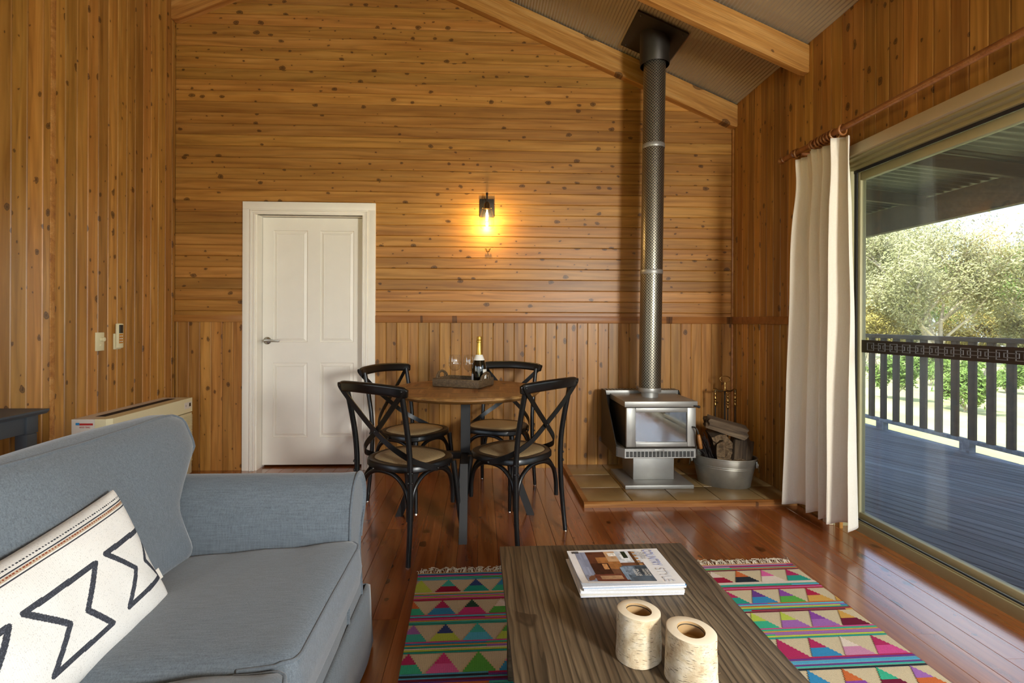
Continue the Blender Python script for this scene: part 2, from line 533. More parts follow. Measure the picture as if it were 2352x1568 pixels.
    def soft(self, c, size, r, n=10, puff=(0, 0, 0), fn=None):
        # rounded, slightly inflated box; fn(p_local)->p moves points afterwards
        hx, hy, hz = size[0] / 2, size[1] / 2, size[2] / 2
        o = len(self.v)
        key = {}
        vs = []; fs = []
        def V(i, j, kk):
            if (i, j, kk) in key: return key[(i, j, kk)]
            u = Vector((2 * i / n - 1, 2 * j / n - 1, 2 * kk / n - 1))
            # pull samples towards the edges so the rounding is smooth
            e = Vector([math.copysign(abs(t) ** 0.8, t) for t in u])
            p = Vector((e.x * hx, e.y * hy, e.z * hz))
            q = Vector((max(-hx + r, min(hx - r, p.x)), max(-hy + r, min(hy - r, p.y)), max(-hz + r, min(hz - r, p.z))))
            d = p - q
            if d.length > 1e-9: p = q + d.normalized() * r
            bx = (1 - u.y ** 2) * (1 - u.z ** 2); by = (1 - u.x ** 2) * (1 - u.z ** 2); bz = (1 - u.x ** 2) * (1 - u.y ** 2)
            p = Vector((p.x + puff[0] * u.x * bx, p.y + puff[1] * u.y * by, p.z + puff[2] * u.z * bz))
            if fn: p = fn(p)
            vs.append((c[0] + p[0], c[1] + p[1], c[2] + p[2]))
            key[(i, j, kk)] = len(vs) - 1
            return key[(i, j, kk)]
        for a in range(n):
            for b in range(n):
                fs.append((V(a, b, 0), V(a, b + 1, 0), V(a + 1, b + 1, 0), V(a + 1, b, 0)))
                fs.append((V(a, b, n), V(a + 1, b, n), V(a + 1, b + 1, n), V(a, b + 1, n)))
                fs.append((V(a, 0, b), V(a + 1, 0, b), V(a + 1, 0, b + 1), V(a, 0, b + 1)))
                fs.append((V(a, n, b), V(a, n, b + 1), V(a + 1, n, b + 1), V(a + 1, n, b)))
                fs.append((V(0, a, b), V(0, a, b + 1), V(0, a + 1, b + 1), V(0, a + 1, b)))
                fs.append((V(n, a, b), V(n, a + 1, b), V(n, a + 1, b + 1), V(n, a, b + 1)))
        return self.add(vs, fs)
    def mesh(self, name, smooth=None):
        me = bpy.data.meshes.new(name)
        me.from_pydata(self.v, [], self.f)
        me.validate()
        if any(c is not None for c in self.fc):
            ca = me.color_attributes.new('Col', 'FLOAT_COLOR', 'CORNER')
            buf = []
            for p, c in zip(me.polygons, self.fc):
                buf += list(c or (0.5, 0.5, 0.5, 1)) * p.loop_total
            ca.data.foreach_set('color', buf)
        if smooth is not None:
            me.polygons.foreach_set('use_smooth', [True] * len(me.polygons))
            me.set_sharp_from_angle(angle=R(smooth))
        me.update()
        return me

def obj(name, mb, mat, parent=None, smooth=None, loc=None, rot=None):
    me = mb.mesh(name, smooth) if isinstance(mb, MB) else mb
    if isinstance(mat, str): mat = M[mat]
    if isinstance(mb, MB) or not me.materials:
        me.materials.append(mat)
    o = bpy.data.objects.new(name, me)
    COL.objects.link(o)
    if parent: o.parent = parent
    if loc is not None: o.location = loc
    if rot is not None: o.rotation_euler = rot
    return o
def thing(name, label, cat, loc=(0, 0, 0), rotz=0.0, group=None):
    o = bpy.data.objects.new(name, None)
    o.empty_display_size = 0.05
    COL.objects.link(o)
    o.location = loc; o.rotation_euler = (0, 0, rotz)
    return tag(o, label, cat, group)
def tag(o, label, cat, group=None, kind=None):
    o['label'] = label; o['category'] = cat
    if group: o['group'] = group
    if kind: o['kind'] = kind
    return o
def struct(o, label=None):
    o['kind'] = 'structure'
    if label: o['label'] = label
    return o
def dup(root, loc, rotz, label):
    r = root.copy(); COL.objects.link(r); r.location = loc; r.rotation_euler = (0, 0, rotz); r['label'] = label
    for ch in list(root.children):
        c = ch.copy(); COL.objects.link(c); c.parent = r
        for g in ch.children:
            d = g.copy(); COL.objects.link(d); d.parent = c
    return r
def catmull(pts, n=6, closed=False):
    P = [Vector(p) for p in pts]; m = len(P); out = []
    rng = range(m) if closed else range(m - 1)
    for i in rng:
        p1, p2 = P[i], P[(i + 1) % m]
        p0 = P[(i - 1) % m] if closed or i > 0 else p1 * 2 - p2
        p3 = P[(i + 2) % m] if closed or i + 2 < m else p2 * 2 - p1
        for j in range(n):
            t = j / n
            out.append(0.5 * ((2 * p1) + (p2 - p0) * t + (2 * p0 - 5 * p1 + 4 * p2 - p3) * t * t + (3 * p1 - p0 - 3 * p2 + p3) * t ** 3))
    if not closed: out.append(P[-1])
    return out
def rect(w, h, r=0.0, n=3):
    if r <= 0: return [(-w / 2, -h / 2), (w / 2, -h / 2), (w / 2, h / 2), (-w / 2, h / 2)]
    out = []
    for cx_, cy_, a0 in ((w / 2 - r, -h / 2 + r, -90), (w / 2 - r, h / 2 - r, 0), (-w / 2 + r, h / 2 - r, 90), (-w / 2 + r, -h / 2 + r, 180)):
        for i in range(n + 1):
            a = R(a0 + 90 * i / n)
            out.append((cx_ + r * math.cos(a), cy_ + r * math.sin(a)))
    return out
def text_mesh(txt, size, extrude=0.0):
    c = bpy.data.curves.new('lettering', 'FONT')
    c.body = txt; c.size = size; c.extrude = extrude
    c.align_x = 'LEFT'
    o = bpy.data.objects.new('lettering', c)
    COL.objects.link(o)
    dg = bpy.context.evaluated_depsgraph_get()
    me = bpy.data.meshes.new_from_object(o.evaluated_get(dg))
    bpy.data.objects.remove(o)
    me.materials.clear()
    return me

# a lining board: length along local X, width along Y, show face +Z, chamfered long edges
BOARD_CACHE = {}
def board_mesh(L, w, t=0.018, c=0.0045):
    key = (round(L, 4), round(w, 4), t, c)
    if key not in BOARD_CACHE:
        b = MB()
        prof = [(-w / 2, 0), (w / 2, 0), (w / 2, t - c), (w / 2 - c, t), (-w / 2 + c, t), (-w / 2, t - c)]
        b.prism(prof, -L / 2, L / 2, 'x')
        BOARD_CACHE[key] = b.mesh('board')
    return BOARD_CACHE[key]
def board(parent, L, w, mtx, mat='pine_wall', t=0.018, c=0.0045, name='board'):
    me = board_mesh(L, w, t, c)
    if me.materials and me.materials[0].name != mat:
        me = me.copy(); me.materials.clear()
    o = obj(name, me, mat, parent)
    o.matrix_local = mtx
    return o

# ================================================================== ROOM SHELL
YB, XR, XL, YL, XO, YR = 4.18, 2.10, -2.43, 3.0, -4.2, -3.6
RIDGE = -1.05
SL = 0.426
def ceil(x):
    zr = 2.985 + SL * (XR - RIDGE)
    return zr - SL * abs(x - RIDGE)
def m4(xl, yl, zl, loc):
    m = Matrix.Identity(4)
    for i, a in enumerate((xl, yl, zl)):
        for j in range(3): m[j][i] = a[j]
    for j in range(3): m[j][3] = loc[j]
    return m
PX, PY, PZ, NX, NY, NZ = (1, 0, 0), (0, 1, 0), (0, 0, 1), (-1, 0, 0), (0, -1, 0), (0, 0, -1)
T_ = 0.018

# ---- floor
b = MB(); b.box(XO, 2.30, YR, YB + 0.25, -0.12, -0.02)
floor = struct(obj('floor', b, 'floor_wood'), 'red-brown varnished timber board floor')
rnd = random.Random(3)
x = 2.30
while x > XO:
    x1 = x - 0.105
    xc = (x + x1) / 2
    y0 = YB if xc > XL else YL
    if -1.80 < xc < -0.94: y0 = YB + 0.18
    ys = [YR]
    yy = YR + rnd.uniform(1.2, 3.0)
    while yy < y0 - 0.8:
        ys.append(yy); yy += rnd.uniform(1.8, 3.6)
    ys.append(y0)
    for a, c in zip(ys[:-1], ys[1:]):
        if xc > 2.17: a, c = max(a, -3.0), min(c, 2.96)
        if c - a < 0.1: continue
        board(floor, round(c - a - 0.0008, 3), 0.1042, m4(PY, NX, PZ, (xc, (a + c) / 2, -0.02)), 'floor_wood', 0.02, 0.0012)
    x = x1

# ---- back wall: slab with a door opening, horizontal lining over vertical dado lining
DX0, DX1, DZ = -1.785, -0.946, 2.045          # door opening
CX0, CX1, CZ = -1.897, -0.848, 2.147          # casing outline
wb = MB()
ya, yb_ = YB + T_, YB + 0.14
wb.box(XO, DX0 - 0.012, ya, yb_, -0.1, 2.06)
wb.box(DX1 + 0.012, XR + 0.16, ya, yb_, -0.1, 2.06)
wb.prism([(XO, DZ + 0.012), (XR + 0.16, DZ + 0.012), (XR + 0.16, ceil(XR) + 0.1), (RIDGE, ceil(RIDGE) + 0.1), (XO, ceil(XO) + 0.1)], ya, yb_, 'y')
wall_back = struct(obj('wall_back', wb, 'hidden_wall'), 'gable end wall lined with knotty varnished pine boards')
pit = 0.0881
z = 3.30 - pit * 24
while z < ceil(RIDGE) - 0.1:
    zt = z + pit
    spans = [(XL, XR)]
    if z + 0.02 < CZ: spans = [(XL, CX0 + 0.03), (CX1 - 0.03, XR)]
    for a, c in spans:
        # keep the board under the roof
        lim = (ceil(RIDGE) - zt) / SL
        a2, c2 = max(a, RIDGE - lim - 0.05), min(c, RIDGE + lim + 0.05)
        if c2 - a2 < 0.05: continue
        board(wall_back, round(c2 - a2, 4), pit - 0.0006, m4(PX, PZ, NY, ((a2 + c2) / 2, YB + T_, (z + zt) / 2)))
    z = zt
pv = 0.0866
x = -0.504 - pv * 30
while x < XR:
    a, c = max(x, XL), min(x + pv, XR)
    if not (a > CX0 and c < CX1) and c - a > 0.012:
        if a < CX0 < c: c = CX0 + 0.01
        if a < CX1 < c: a = CX1 - 0.01
        if c - a > 0.01:
            board(wall_back, 1.20, c - a - 0.0006, m4(PZ, NX, NY, ((a + c) / 2, YB + T_, 0.60)))
    x += pv

# ---- right wall: slab with the sliding door opening
WY0, WY1, WZ = -3.0, 2.95, 2.135
wr = MB()
xa, xb = XR + T_, XR + 0.16
wr.box(xa, xb, WY1, YB + 0.14, -0.1, ceil(XR) + 0.12)
wr.box(xa, xb, YR, WY0, -0.1, ceil(XR) + 0.12)
wr.box(xa, xb, WY0, WY1, WZ, ceil(XR) + 0.12)
wall_right = struct(obj('wall_right', wr, 'hidden_wall'), 'side wall lined with upright knotty pine boards')
y = 2.815 + pv * 16
top = ceil(XR) + 0.02
while y > YR:
    a, c = max(y - pv, YR), min(y, YB)
    yc = (a + c) / 2
    if c - a > 0.01:
        if yc > 2.94:
            board(wall_right, 1.20, c - a - 0.0006, m4(PZ, PY, NX, (XR + T_, yc, 0.60)))
            board(wall_right, round(top - 1.20, 4), c - a - 0.0006, m4(PZ, PY, NX, (XR + T_, yc, (top + 1.20) / 2)))
        elif yc > WY0 - 0.05:
            board(wall_right, round(top - 2.16, 4), c - a - 0.0006, m4(PZ, PY, NX, (XR + T_, yc, (top + 2.16) / 2)))
        else:
            board(wall_right, round(top, 4), c - a - 0.0006, m4(PZ, PY, NX, (XR + T_, yc, top / 2)))
    y -= pv

# ---- left walls: return wall beside the door and the wall facing the camera
wl = MB()
wl.box(XL - 0.16, XL - T_, YL + T_, YB + 0.14, -0.1, ceil(XL) + 0.1)
wl.prism([(XO - 0.1, -0.1), (XL - T_, -0.1), (XL - T_, ceil(XL) + 0.1), (XO - 0.1, ceil(XO) + 0.05)], YL + T_, YL + 0.14, 'y')
# outer left wall, wide opening for an added fill window
lwz0, lwz1, lwy0, lwy1 = 0.9, 2.1, -2.4, 1.4
wl.box(XO - 0.12, XO, YR, YL + 0.1, -0.1, lwz0)
wl.box(XO - 0.12, XO, YR, YL + 0.1, lwz1, ceil(XO) + 0.1)
wl.box(XO - 0.12, XO, YR, lwy0, lwz0, lwz1)
wl.box(XO - 0.12, XO, lwy1, YL + 0.1, lwz0, lwz1)
wall_left = struct(obj('wall_left', wl, 'hidden_wall'), 'projecting side wall lined with upright honey-coloured pine boards')
y = YL + 0.012
while y < YB:
    c = min(y + pv, YB)
    board(wall_left, round(ceil(XL), 3), c - y - 0.0006, m4(PZ, NY, PX, (XL - T_, (y + c) / 2, ceil(XL) / 2)))
    y += pv
x = XL - 0.045
c = XL + 0.0
while c > XO:
    a = max(x, XO)
    if c - a > 0.01:
        h = round(min(ceil(a), ceil(c)), 3)
        board(wall_left, h, c - a - 0.0006, m4(PZ, NX, NY, ((a + c) / 2, YL + T_, h / 2)))
    c = x; x -= pv
b = MB(); b.box(XL - 0.004, XL + 0.004, YL - 0.004, YL + 0.028, 0, ceil(XL), 0.003)
obj('corner_trim', b, 'pine_beam', wall_left, 40)

# ---- rear wall (behind the camera) with an added wide fill window
rwx0, rwx1, rwz0, rwz1 = -3.6, 1.8, 0.2, 2.6
b = MB()
y0, y1 = YR - 0.12, YR
b.box(XO - 0.1, XR + 0.16, y0, y1, -0.1, rwz0)
b.box(XO - 0.1, rwx0, y0, y1, rwz0, rwz1)
b.box(rwx1, XR + 0.16, y0, y1, rwz0, rwz1)
b.prism([(XO - 0.1, rwz1), (XR + 0.16, rwz1), (XR + 0.16, ceil(XR) + 0.05), (RIDGE, ceil(RIDGE) + 0.1), (XO - 0.1, ceil(XO) + 0.05)], y0, y1, 'y')
wall_rear = struct(obj('wall_rear', b, 'hidden_wall'), 'pine lined rear wall')
def fill_window(name, axis, p, a0, a1, z0, z1, label):  # unseen windows added to let fill daylight into the room
    fr = MB(); pn = MB(); t = 0.05
    def bx(m_, u0, u1, w0, w1, d):
        if axis == 'y': m_.box(u0, u1, p - d, p + d, w0, w1)
        else: m_.box(p - d, p + d, u0, u1, w0, w1)
    bx(fr, a0, a1, z0, z0 + t, 0.03); bx(fr, a0, a1, z1 - t, z1, 0.03)
    n = 3
    for i in range(n + 1):
        u = a0 + (a1 - a0 - t) * i / n
        bx(fr, u, u + t, z0 + t, z1 - t, 0.03)
    o = struct(obj(name, fr, 'white_paint'), label)
    for i in range(n):
        u = a0 + (a1 - a0 - t) * i / n
        q = MB(); bx(q, u + t, a0 + (a1 - a0 - t) * (i + 1) / n, z0 + t, z1 - t, 0.003)
        obj('pane', q, 'clear_pane', o)
fill_window('fill_window_2', 'y', YR - 0.06, rwx0, rwx1, rwz0, rwz1, 'unseen white framed window behind the viewer, added for fill daylight')
fill_window('fill_window_3', 'x', XO - 0.06, lwy0, lwy1, lwz0, lwz1, 'unseen white framed window in the far left wall, added for fill daylight')

# ---- dado rail and corner beads
def rail(name, x0, x1, y0, y1, lab):
    b = MB(); b.box(x0, x1, y0, y1, 1.186, 1.243, 0.003)
    return struct(obj(name, b, 'pine_dado', None, 40), lab)
rail('trim_1', XL, CX0, YB - 0.014, YB, 'narrow pine dado rail left of the white door')
rail('trim_2', CX1, XR, YB - 0.014, YB, 'long pine dado rail right of the white door')
rail('trim_3', XR - 0.014, XR, WY1 + 0.05, YB - 0.014, 'pine dado rail on the side wall beside the curtain')
for i, (z0, z1) in enumerate(((0.03, 1.186), (1.243, 2.80))):
    b = MB(); b.box(XR - 0.018, XR, YB - 0.018, YB, z0, z1, 0.004)
    struct(obj('trim_%d' % (4 + i), b, 'pine_dado', None, 40), ['corner bead below the dado rail', 'corner bead above the dado rail'][i])

# ---- ceiling: corrugated sheets under the roof
def corrugated(x0, x1, y0, y1, zf, amp=0.0032, pitch=0.0243, sub=8):
    b = MB(); L = abs(x1 - x0); n = max(8, int(L / pitch * sub * 1.087))
    vs = []; fs = []
    for i in range(n + 1):
        x_ = x0 + (x1 - x0) * i / n
        s = i / sub
        zz = zf(x_) + amp * math.sin(2 * PI * s)
        vs += [(x_, y0, zz), (x_, y1, zz)]
        if i: fs.append((2 * i - 2, 2 * i - 1, 2 * i + 1, 2 * i))
    b.add(vs, fs)
    return b
cb = corrugated(XR + 0.01, RIDGE, YR, YB + 0.02, lambda q: ceil(q) + 0.008)
ceiling = struct(obj('ceiling', cb, 'ceiling_zinc', None, 80), 'sloping corrugated metal ceiling between timber rafters')
cb = corrugated(XO, RIDGE, YR, YB + 0.02, lambda q: ceil(q) + 0.008)
obj('sheet', cb, 'ceiling_zinc', ceiling, 80)
b = MB()  # unseen outer slab over the ceiling, added to block light
b.prism([(XR + 0.5, ceil(XR) + 0.06 - SL * 0.5), (XR + 0.5, ceil(XR) + 0.12 - SL * 0.5), (RIDGE, ceil(RIDGE) + 0.12), (XO - 0.5, ceil(XO) + 0.12 - SL * 0.5), (XO - 0.5, ceil(XO) + 0.06 - SL * 0.5), (RIDGE, ceil(RIDGE) + 0.06)], YR - 0.5, YB + 0.6, 'y')
struct(obj('roof', b, 'roof_steel'), 'unseen metal roof slab added to keep light out')

# ---- rafters
def rafter(y, t, side, x_end):
    d = 0.195
    s = 1 if side > 0 else -1
    poly = [(x_end, ceil(x_end) - 0.006), (RIDGE, ceil(RIDGE) - 0.006), (RIDGE, ceil(RIDGE) - d), (x_end - s * 0.045, ceil(x_end - s * 0.045) - d), (x_end - s * 0.006, ceil(x_end) - d + 0.012), (x_end, ceil(x_end) - d + 0.02)]
    # board mesh in its own axes so that the grain follows the slope
    b = MB()
    ang = math.atan2(-SL * s, s) if s > 0 else math.atan2(-SL, -1)
    ax = Vector((math.cos(ang), math.sin(ang)))
    ay = Vector((-ax.y, ax.x))
    lp = []
    for px_, pz_ in poly:
        q = Vector((px_ - RIDGE, pz_ - ceil(RIDGE)))
        lp.append((q.dot(ax), q.dot(ay)))
    b.prism(lp, 0, t, 'z')
    o = obj('rafter', b, 'pine_beam')
    X_ = Vector((ax.x, 0, ax.y)); Y_ = Vector((ay.x, 0, ay.y)); Z_ = X_.cross(Y_)
    loc = Vector((RIDGE, y if Z_.y > 0 else y + t, ceil(RIDGE)))
    o.matrix_world = m4(X_, Y_, Z_, loc)
    return struct(o)
rafter(4.115, 0.065, 1, XR)['label'] = 'varnished pine rafter fixed against the gable wall'
rafter(3.20, 0.045, 1, XR)['label'] = 'bright pine rafter in front of the flue'
rafter(4.115, 0.065, -1, XL)['label'] = 'pine rafter against the gable wall above the left corner'
for y in (2.28, 1.36, 0.44, -0.48, -1.40, -2.32, -3.24):
    rafter(y, 0.045, 1, XR)['label'] = 'pine rafter overhead'
for y in (2.28, 1.36, 0.44, -0.48, -1.40, -2.32, -3.24):
    rafter(y, 0.045, -1, XO)['label'] = 'pine rafter overhead on the far slope'

# ================================================================== WHITE DOOR
door = bpy.data.objects.new('door_1', None); COL.objects.link(door)
struct(door, 'white painted four-panel door in a moulded white frame')
b = MB()
def casing_piece(p0, p1, out):      # moulded section swept along the opening, mitred by overlap
    pass
# casing as nested steps: flat outer band, two beads
steps = [(0.0, 0.060, 0.020), (0.060, 0.074, 0.030), (0.074, 0.088, 0.024), (0.088, 0.102, 0.030)]
for o0, o1, th in steps:
    xa_, xb_, zt = CX0 + o0, CX1 - o0, CZ - o0
    w = o1 - o0
    b.box(xa_, xa_ + w, YB - th, YB + T_, 0, zt - w, 0.002)
    b.box(xb_ - w, xb_, YB - th, YB + T_, 0, zt - w, 0.002)
    b.box(xa_, xb_, YB - th, YB + T_, zt - w, zt, 0.002)
obj('casing', b, 'white_paint', door, 40)
b = MB()
b.box(DX0 - 0.012, DX0, YB - 0.01, YB + 0.14, 0, DZ + 0.012)
b.box(DX1, DX1 + 0.012, YB - 0.01, YB + 0.14, 0, DZ + 0.012)
b.box(DX0, DX1, YB - 0.01, YB + 0.14, DZ, DZ + 0.012)
obj('jamb', b, 'white_paint', door, 40)
LY = 4.27
xs = [DX0 + 0.002, -1.698, -1.421, -1.319, -1.045, DX1 - 0.002]
zs = [0.017, 0.242, 0.852, 1.021, 1.938, DZ - 0.003]
b = MB()
def quadf(m_, x0, x1, z0, z1, y): m_.add([(x0, y, z0), (x1, y, z0), (x1, y, z1), (x0, y, z1)], [(0, 1, 2, 3)])
for i in range(5):
    for j in range(5):
        if i in (1, 3) and j in (1, 3): continue
        quadf(b, xs[i], xs[i + 1], zs[j], zs[j + 1], LY)
b.box(xs[0], xs[-1], LY + 0.012, LY + 0.036, zs[0], zs[-1])
b.add([(xs[0], LY, zs[0]), (xs[-1], LY, zs[0]), (xs[-1], LY + 0.012, zs[0]), (xs[0], LY + 0.012, zs[0])], [(0, 1, 2, 3)])
leaf = obj('leaf', b, 'white_paint', door)
hall = MB(); hall.box(DX0 - 0.3, DX1 + 0.3, YB + 0.42, YB + 0.5, -0.1, 2.4); hall.box(DX0 - 0.3, DX1 + 0.3, YB + 0.1, YB + 0.5, -0.14, -0.021)
hall.box(DX0 - 0.3, DX0 - 0.2, YB + 0.14, YB + 0.42, -0.1, 2.4); hall.box(DX1 + 0.2, DX1 + 0.3, YB + 0.14, YB + 0.42, -0.1, 2.4); hall.box(DX0 - 0.3, DX1 + 0.3, YB + 0.14, YB + 0.5, 2.3, 2.4)  # unseen closed box added to stop outside light under the door
struct(obj('hall_light_block', hall, 'hidden_wall'), 'unseen box behind the white door, added to block light at its gap')
for i in (1, 3):
    for j in (1, 3):
        p = MB()
        rings = [(0, 0), (0.004, 0.010), (0.010, 0.010), (0.030, 0.002), (0.033, 0.005)]
        x0, x1, z0, z1 = xs[i], xs[i + 1], zs[j], zs[j + 1]
        vs = []; fs = []
        for ins, dep in rings:
            vs += [(x0 + ins, LY + dep, z0 + ins), (x1 - ins, LY + dep, z0 + ins), (x1 - ins, LY + dep, z1 - ins), (x0 + ins, LY + dep, z1 - ins)]
        for q in range(len(rings) - 1):
            for e in range(4):
                fs.append((4 * q + e, 4 * q + (e + 1) % 4, 4 * q + 4 + (e + 1) % 4, 4 * q + 4 + e))
        n4 = 4 * (len(rings) - 1)
        fs.append((n4, n4 + 1, n4 + 2, n4 + 3))
        p.add(vs, fs)
        obj('panel', p, 'white_paint', leaf)
h = MB()
hx, hz = -1.742, 1.034
h.lathe([(0.0305, 0.0), (0.0305, 0.008), (0.026, 0.012)], 28)
h.v = [(hx + p[0], LY - p[2], hz + p[1]) for p in h.v]
h.tube([(hx, LY - 0.01, hz), (hx, LY - 0.05, hz)], 0.010, 14)
lev = catmull([(hx - 0.006, LY - 0.05, hz), (hx + 0.03, LY - 0.052, hz + 0.004), (hx + 0.07, LY - 0.052, hz + 0.002), (hx + 0.115, LY - 0.05, hz - 0.002)], 5)
h.sweep(lev, rect(0.007, 0.02, 0.003), up=(0, 0, 1), scale=[1.3 - 0.7 * i / (len(lev) - 1) for i in range(len(lev))])
obj('handle', h, 'steel', door, 50)

# ================================================================== SLIDING GLASS DOOR
win = bpy.data.objects.new('window_1', None); COL.objects.link(win)
struct(win, 'large sliding glass door in a beige metal frame opening to the deck')
b = MB()
b.box(2.070, XR + T_, WY1 - 0.0, WY1 + 0.062, 0, 2.192, 0.004)
b.box(2.070, XR + T_, WY0 - 0.062, WY1 - 0.0, 2.133, 2.192, 0.004)
b.box(2.070, XR + T_, WY0 - 0.062, WY0, 0, 2.133, 0.004)
obj('architrave', b, 'architrave', win, 40)
b = MB()   # stepped head and jambs
for x0, x1, d in ((2.095, 2.14, 0.012), (2.14, 2.175, 0.026), (2.175, 2.215, 0.045)):
    b.box(x0, x1 + 0.03, WY0, WY1, WZ - d, WZ + 0.01 - 0.0, 0.002)
    b.box(x0, x1 + 0.03, WY1 - d * 0.55, WY1 + 0.01, 0.0, WZ - d, 0.002)
    b.box(x0, x1 + 0.03, WY0 - 0.01, WY0 + d, 0.0, WZ - d, 0.002)
b.box(2.175, 2.31, WY0, WY1, -0.02, 0.053, 0.003)
b.box(2.183, 2.189, WY0, WY1, 0.053, 0.060, 0.001)
obj('frame', b, 'frame_alu', win, 40)
b = MB()  # dark strips in the gap beside the sash and along the tracks
b.box(2.192, 2.198, WY0 + 0.05, WY1 - 0.026, WZ - 0.062, WZ - 0.044)
b.box(2.196, 2.202, WY1 - 0.044, WY1 - 0.024, 0.055, WZ - 0.05)
b.box(2.19, 2.212, WY0 + 0.05, WY1 - 0.02, 0.053, 0.0555)
obj('gap_strip', b, 'slot_dark', win)
def sash(y0, y1, x0, dec):
    x1 = x0 + 0.036; z0, z1 = 0.062, 2.075; s = 0.038
    f = MB()
    f.box(x0, x1, y0, y0 + s, z0, z1, 0.004); f.box(x0, x1, y1 - s, y1, z0, z1, 0.004)
    f.box(x0, x1, y0 + s, y1 - s, z1 - 0.048, z1, 0.004); f.box(x0, x1, y0 + s, y1 - s, z0, z0 + 0.038, 0.004)
    o = obj('sash', f, 'frame_alu', win, 40)
    g = MB(); g.box(x0 + 0.013, x0 + 0.021, y0 + s - 0.004, y1 - s + 0.004, z0 + 0.034, z1 - 0.044)
    obj('pane', g, 'window_glass', o)
    if dec:
        d = MB(); d.box(x0 + 0.0105, x0 + 0.0128, y0 + s - 0.002, y1 - s + 0.004, 1.028, 1.100)
        obj('safety_strip', d, 'brown_band', o)['label'] = 'dark strip with a grey chain motif across the glass'
        c = MB(); lx = x0 + 0.0085; t = 0.0035
        def ring(ya_, yb2, za, zb):
            for p in ((ya_, yb2, za, za + t), (ya_, yb2, zb - t, zb), (ya_, ya_ + t, za + t, zb - t), (yb2 - t, yb2, za + t, zb - t)):
                c.box(lx, lx + 0.002, p[0], p[1], p[2], p[3])
        yy = 2.845
        while yy > y0 + 0.12:
            ring(yy - 0.050, yy, 1.042, 1.086)
            ring(yy - 0.098, yy - 0.033, 1.053, 1.075)
            yy -= 0.0815
        obj('chain_motif', c, 'decal_grey', o)
sash(1.00, WY1 - 0.024, 2.205, True)
sash(-0.98, 1.04, 2.255, False)
sash(WY0 + 0.03, -0.94, 2.205, False)  # unseen panel, door extended behind the camera to let in more daylight

# ================================================================== OUTSIDE
def clip(poly, x0, x1, y0, y1):
    def cut(P, f, inter):
        out = []
        for i in range(len(P)):
            a, c = P[i], P[(i + 1) % len(P)]
            if f(a): out.append(a)
            if f(a) != f(c): out.append(inter(a, c))
        return out
    for ax, v, s in ((0, x0, 1), (0, x1, -1), (1, y0, 1), (1, y1, -1)):
        if not poly: return []
        poly = cut(poly, lambda p: (p[ax] - v) * s >= 0, lambda a, c: tuple(a[k_] + (c[k_] - a[k_]) * (v - a[ax]) / (c[ax] - a[ax]) for k_ in (0, 1)))
    return poly
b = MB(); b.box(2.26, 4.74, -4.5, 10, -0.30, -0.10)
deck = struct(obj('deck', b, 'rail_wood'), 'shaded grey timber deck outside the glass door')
dd = Vector((0.37, -0.93)).normalized(); dn = Vector((-dd.y, dd.x))
org = Vector((3.4, 4.0))
for i in range(-110, 60):
    o0 = i * 0.094
    c0 = org + dn * o0; c1 = org + dn * (o0 + 0.084)
    quad = [tuple(c0 - dd * 14), tuple(c0 + dd * 14), tuple(c1 + dd * 14), tuple(c1 - dd * 14)]
    P = clip(quad, 2.27, 4.78, -4.4, 9.6)
    if len(P) < 3: continue
    ctr = Vector((sum(p[0] for p in P) / len(P), sum(p[1] for p in P) / len(P)))
    lp = [((Vector(p) - ctr).dot(dd), (Vector(p) - ctr).dot(dn)) for p in P]
    q = MB(); q.prism(lp, -0.10, -0.045, 'z')
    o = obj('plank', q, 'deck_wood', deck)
    o.location = (ctr.x, ctr.y, 0); o.rotation_euler = (0, 0, math.atan2(dd.y, dd.x))
bal = thing('balustrade', 'dark timber balustrade with upright slats along the deck edge', 'balustrade', (4.70, 0, 0))
b = MB(); b.box(-0.05, 0.05, -4.4, 9.6, 1.022, 1.066, 0.005)
obj('handrail', b, 'rail_wood', bal, 40)
b = MB(); b.box(-0.03, 0.03, -4.4, 9.6, 0.048, 0.085, 0.004)
obj('bottom_rail', b, 'deck_wood', bal, 40)
q = MB(); q.box(-0.016, 0.016, -0.034, 0.034, 0.08, 1.025, 0.003)
me = q.mesh('baluster', 40); me.materials.append(M['rail_wood'])
y = 4.34 - 0.18 * 48
while y < 9.5:
    obj('baluster', me, 'rail_wood', bal, loc=(0, y, 0)); y += 0.18
q = MB(); q.box(-0.03, 0.03, -0.055, 0.055, -0.05, 0.05)
me = q.mesh('foot_block'); me.materials.append(M['deck_wood'])
for y in (-3.65, -2.6, -1.55, -0.5, 0.55, 1.6, 2.65, 3.70, 4.75, 5.80, 6.85, 7.9, 8.95):
    obj('foot_block', me, 'deck_wood', bal, loc=(0, y, 0))
ver = bpy.data.objects.new('verandah_roof', None); COL.objects.link(ver); struct(ver, 'dark verandah roof with exposed rafters over the deck')
vz = lambda q: 2.86 - 0.10 * (q - 2.26)
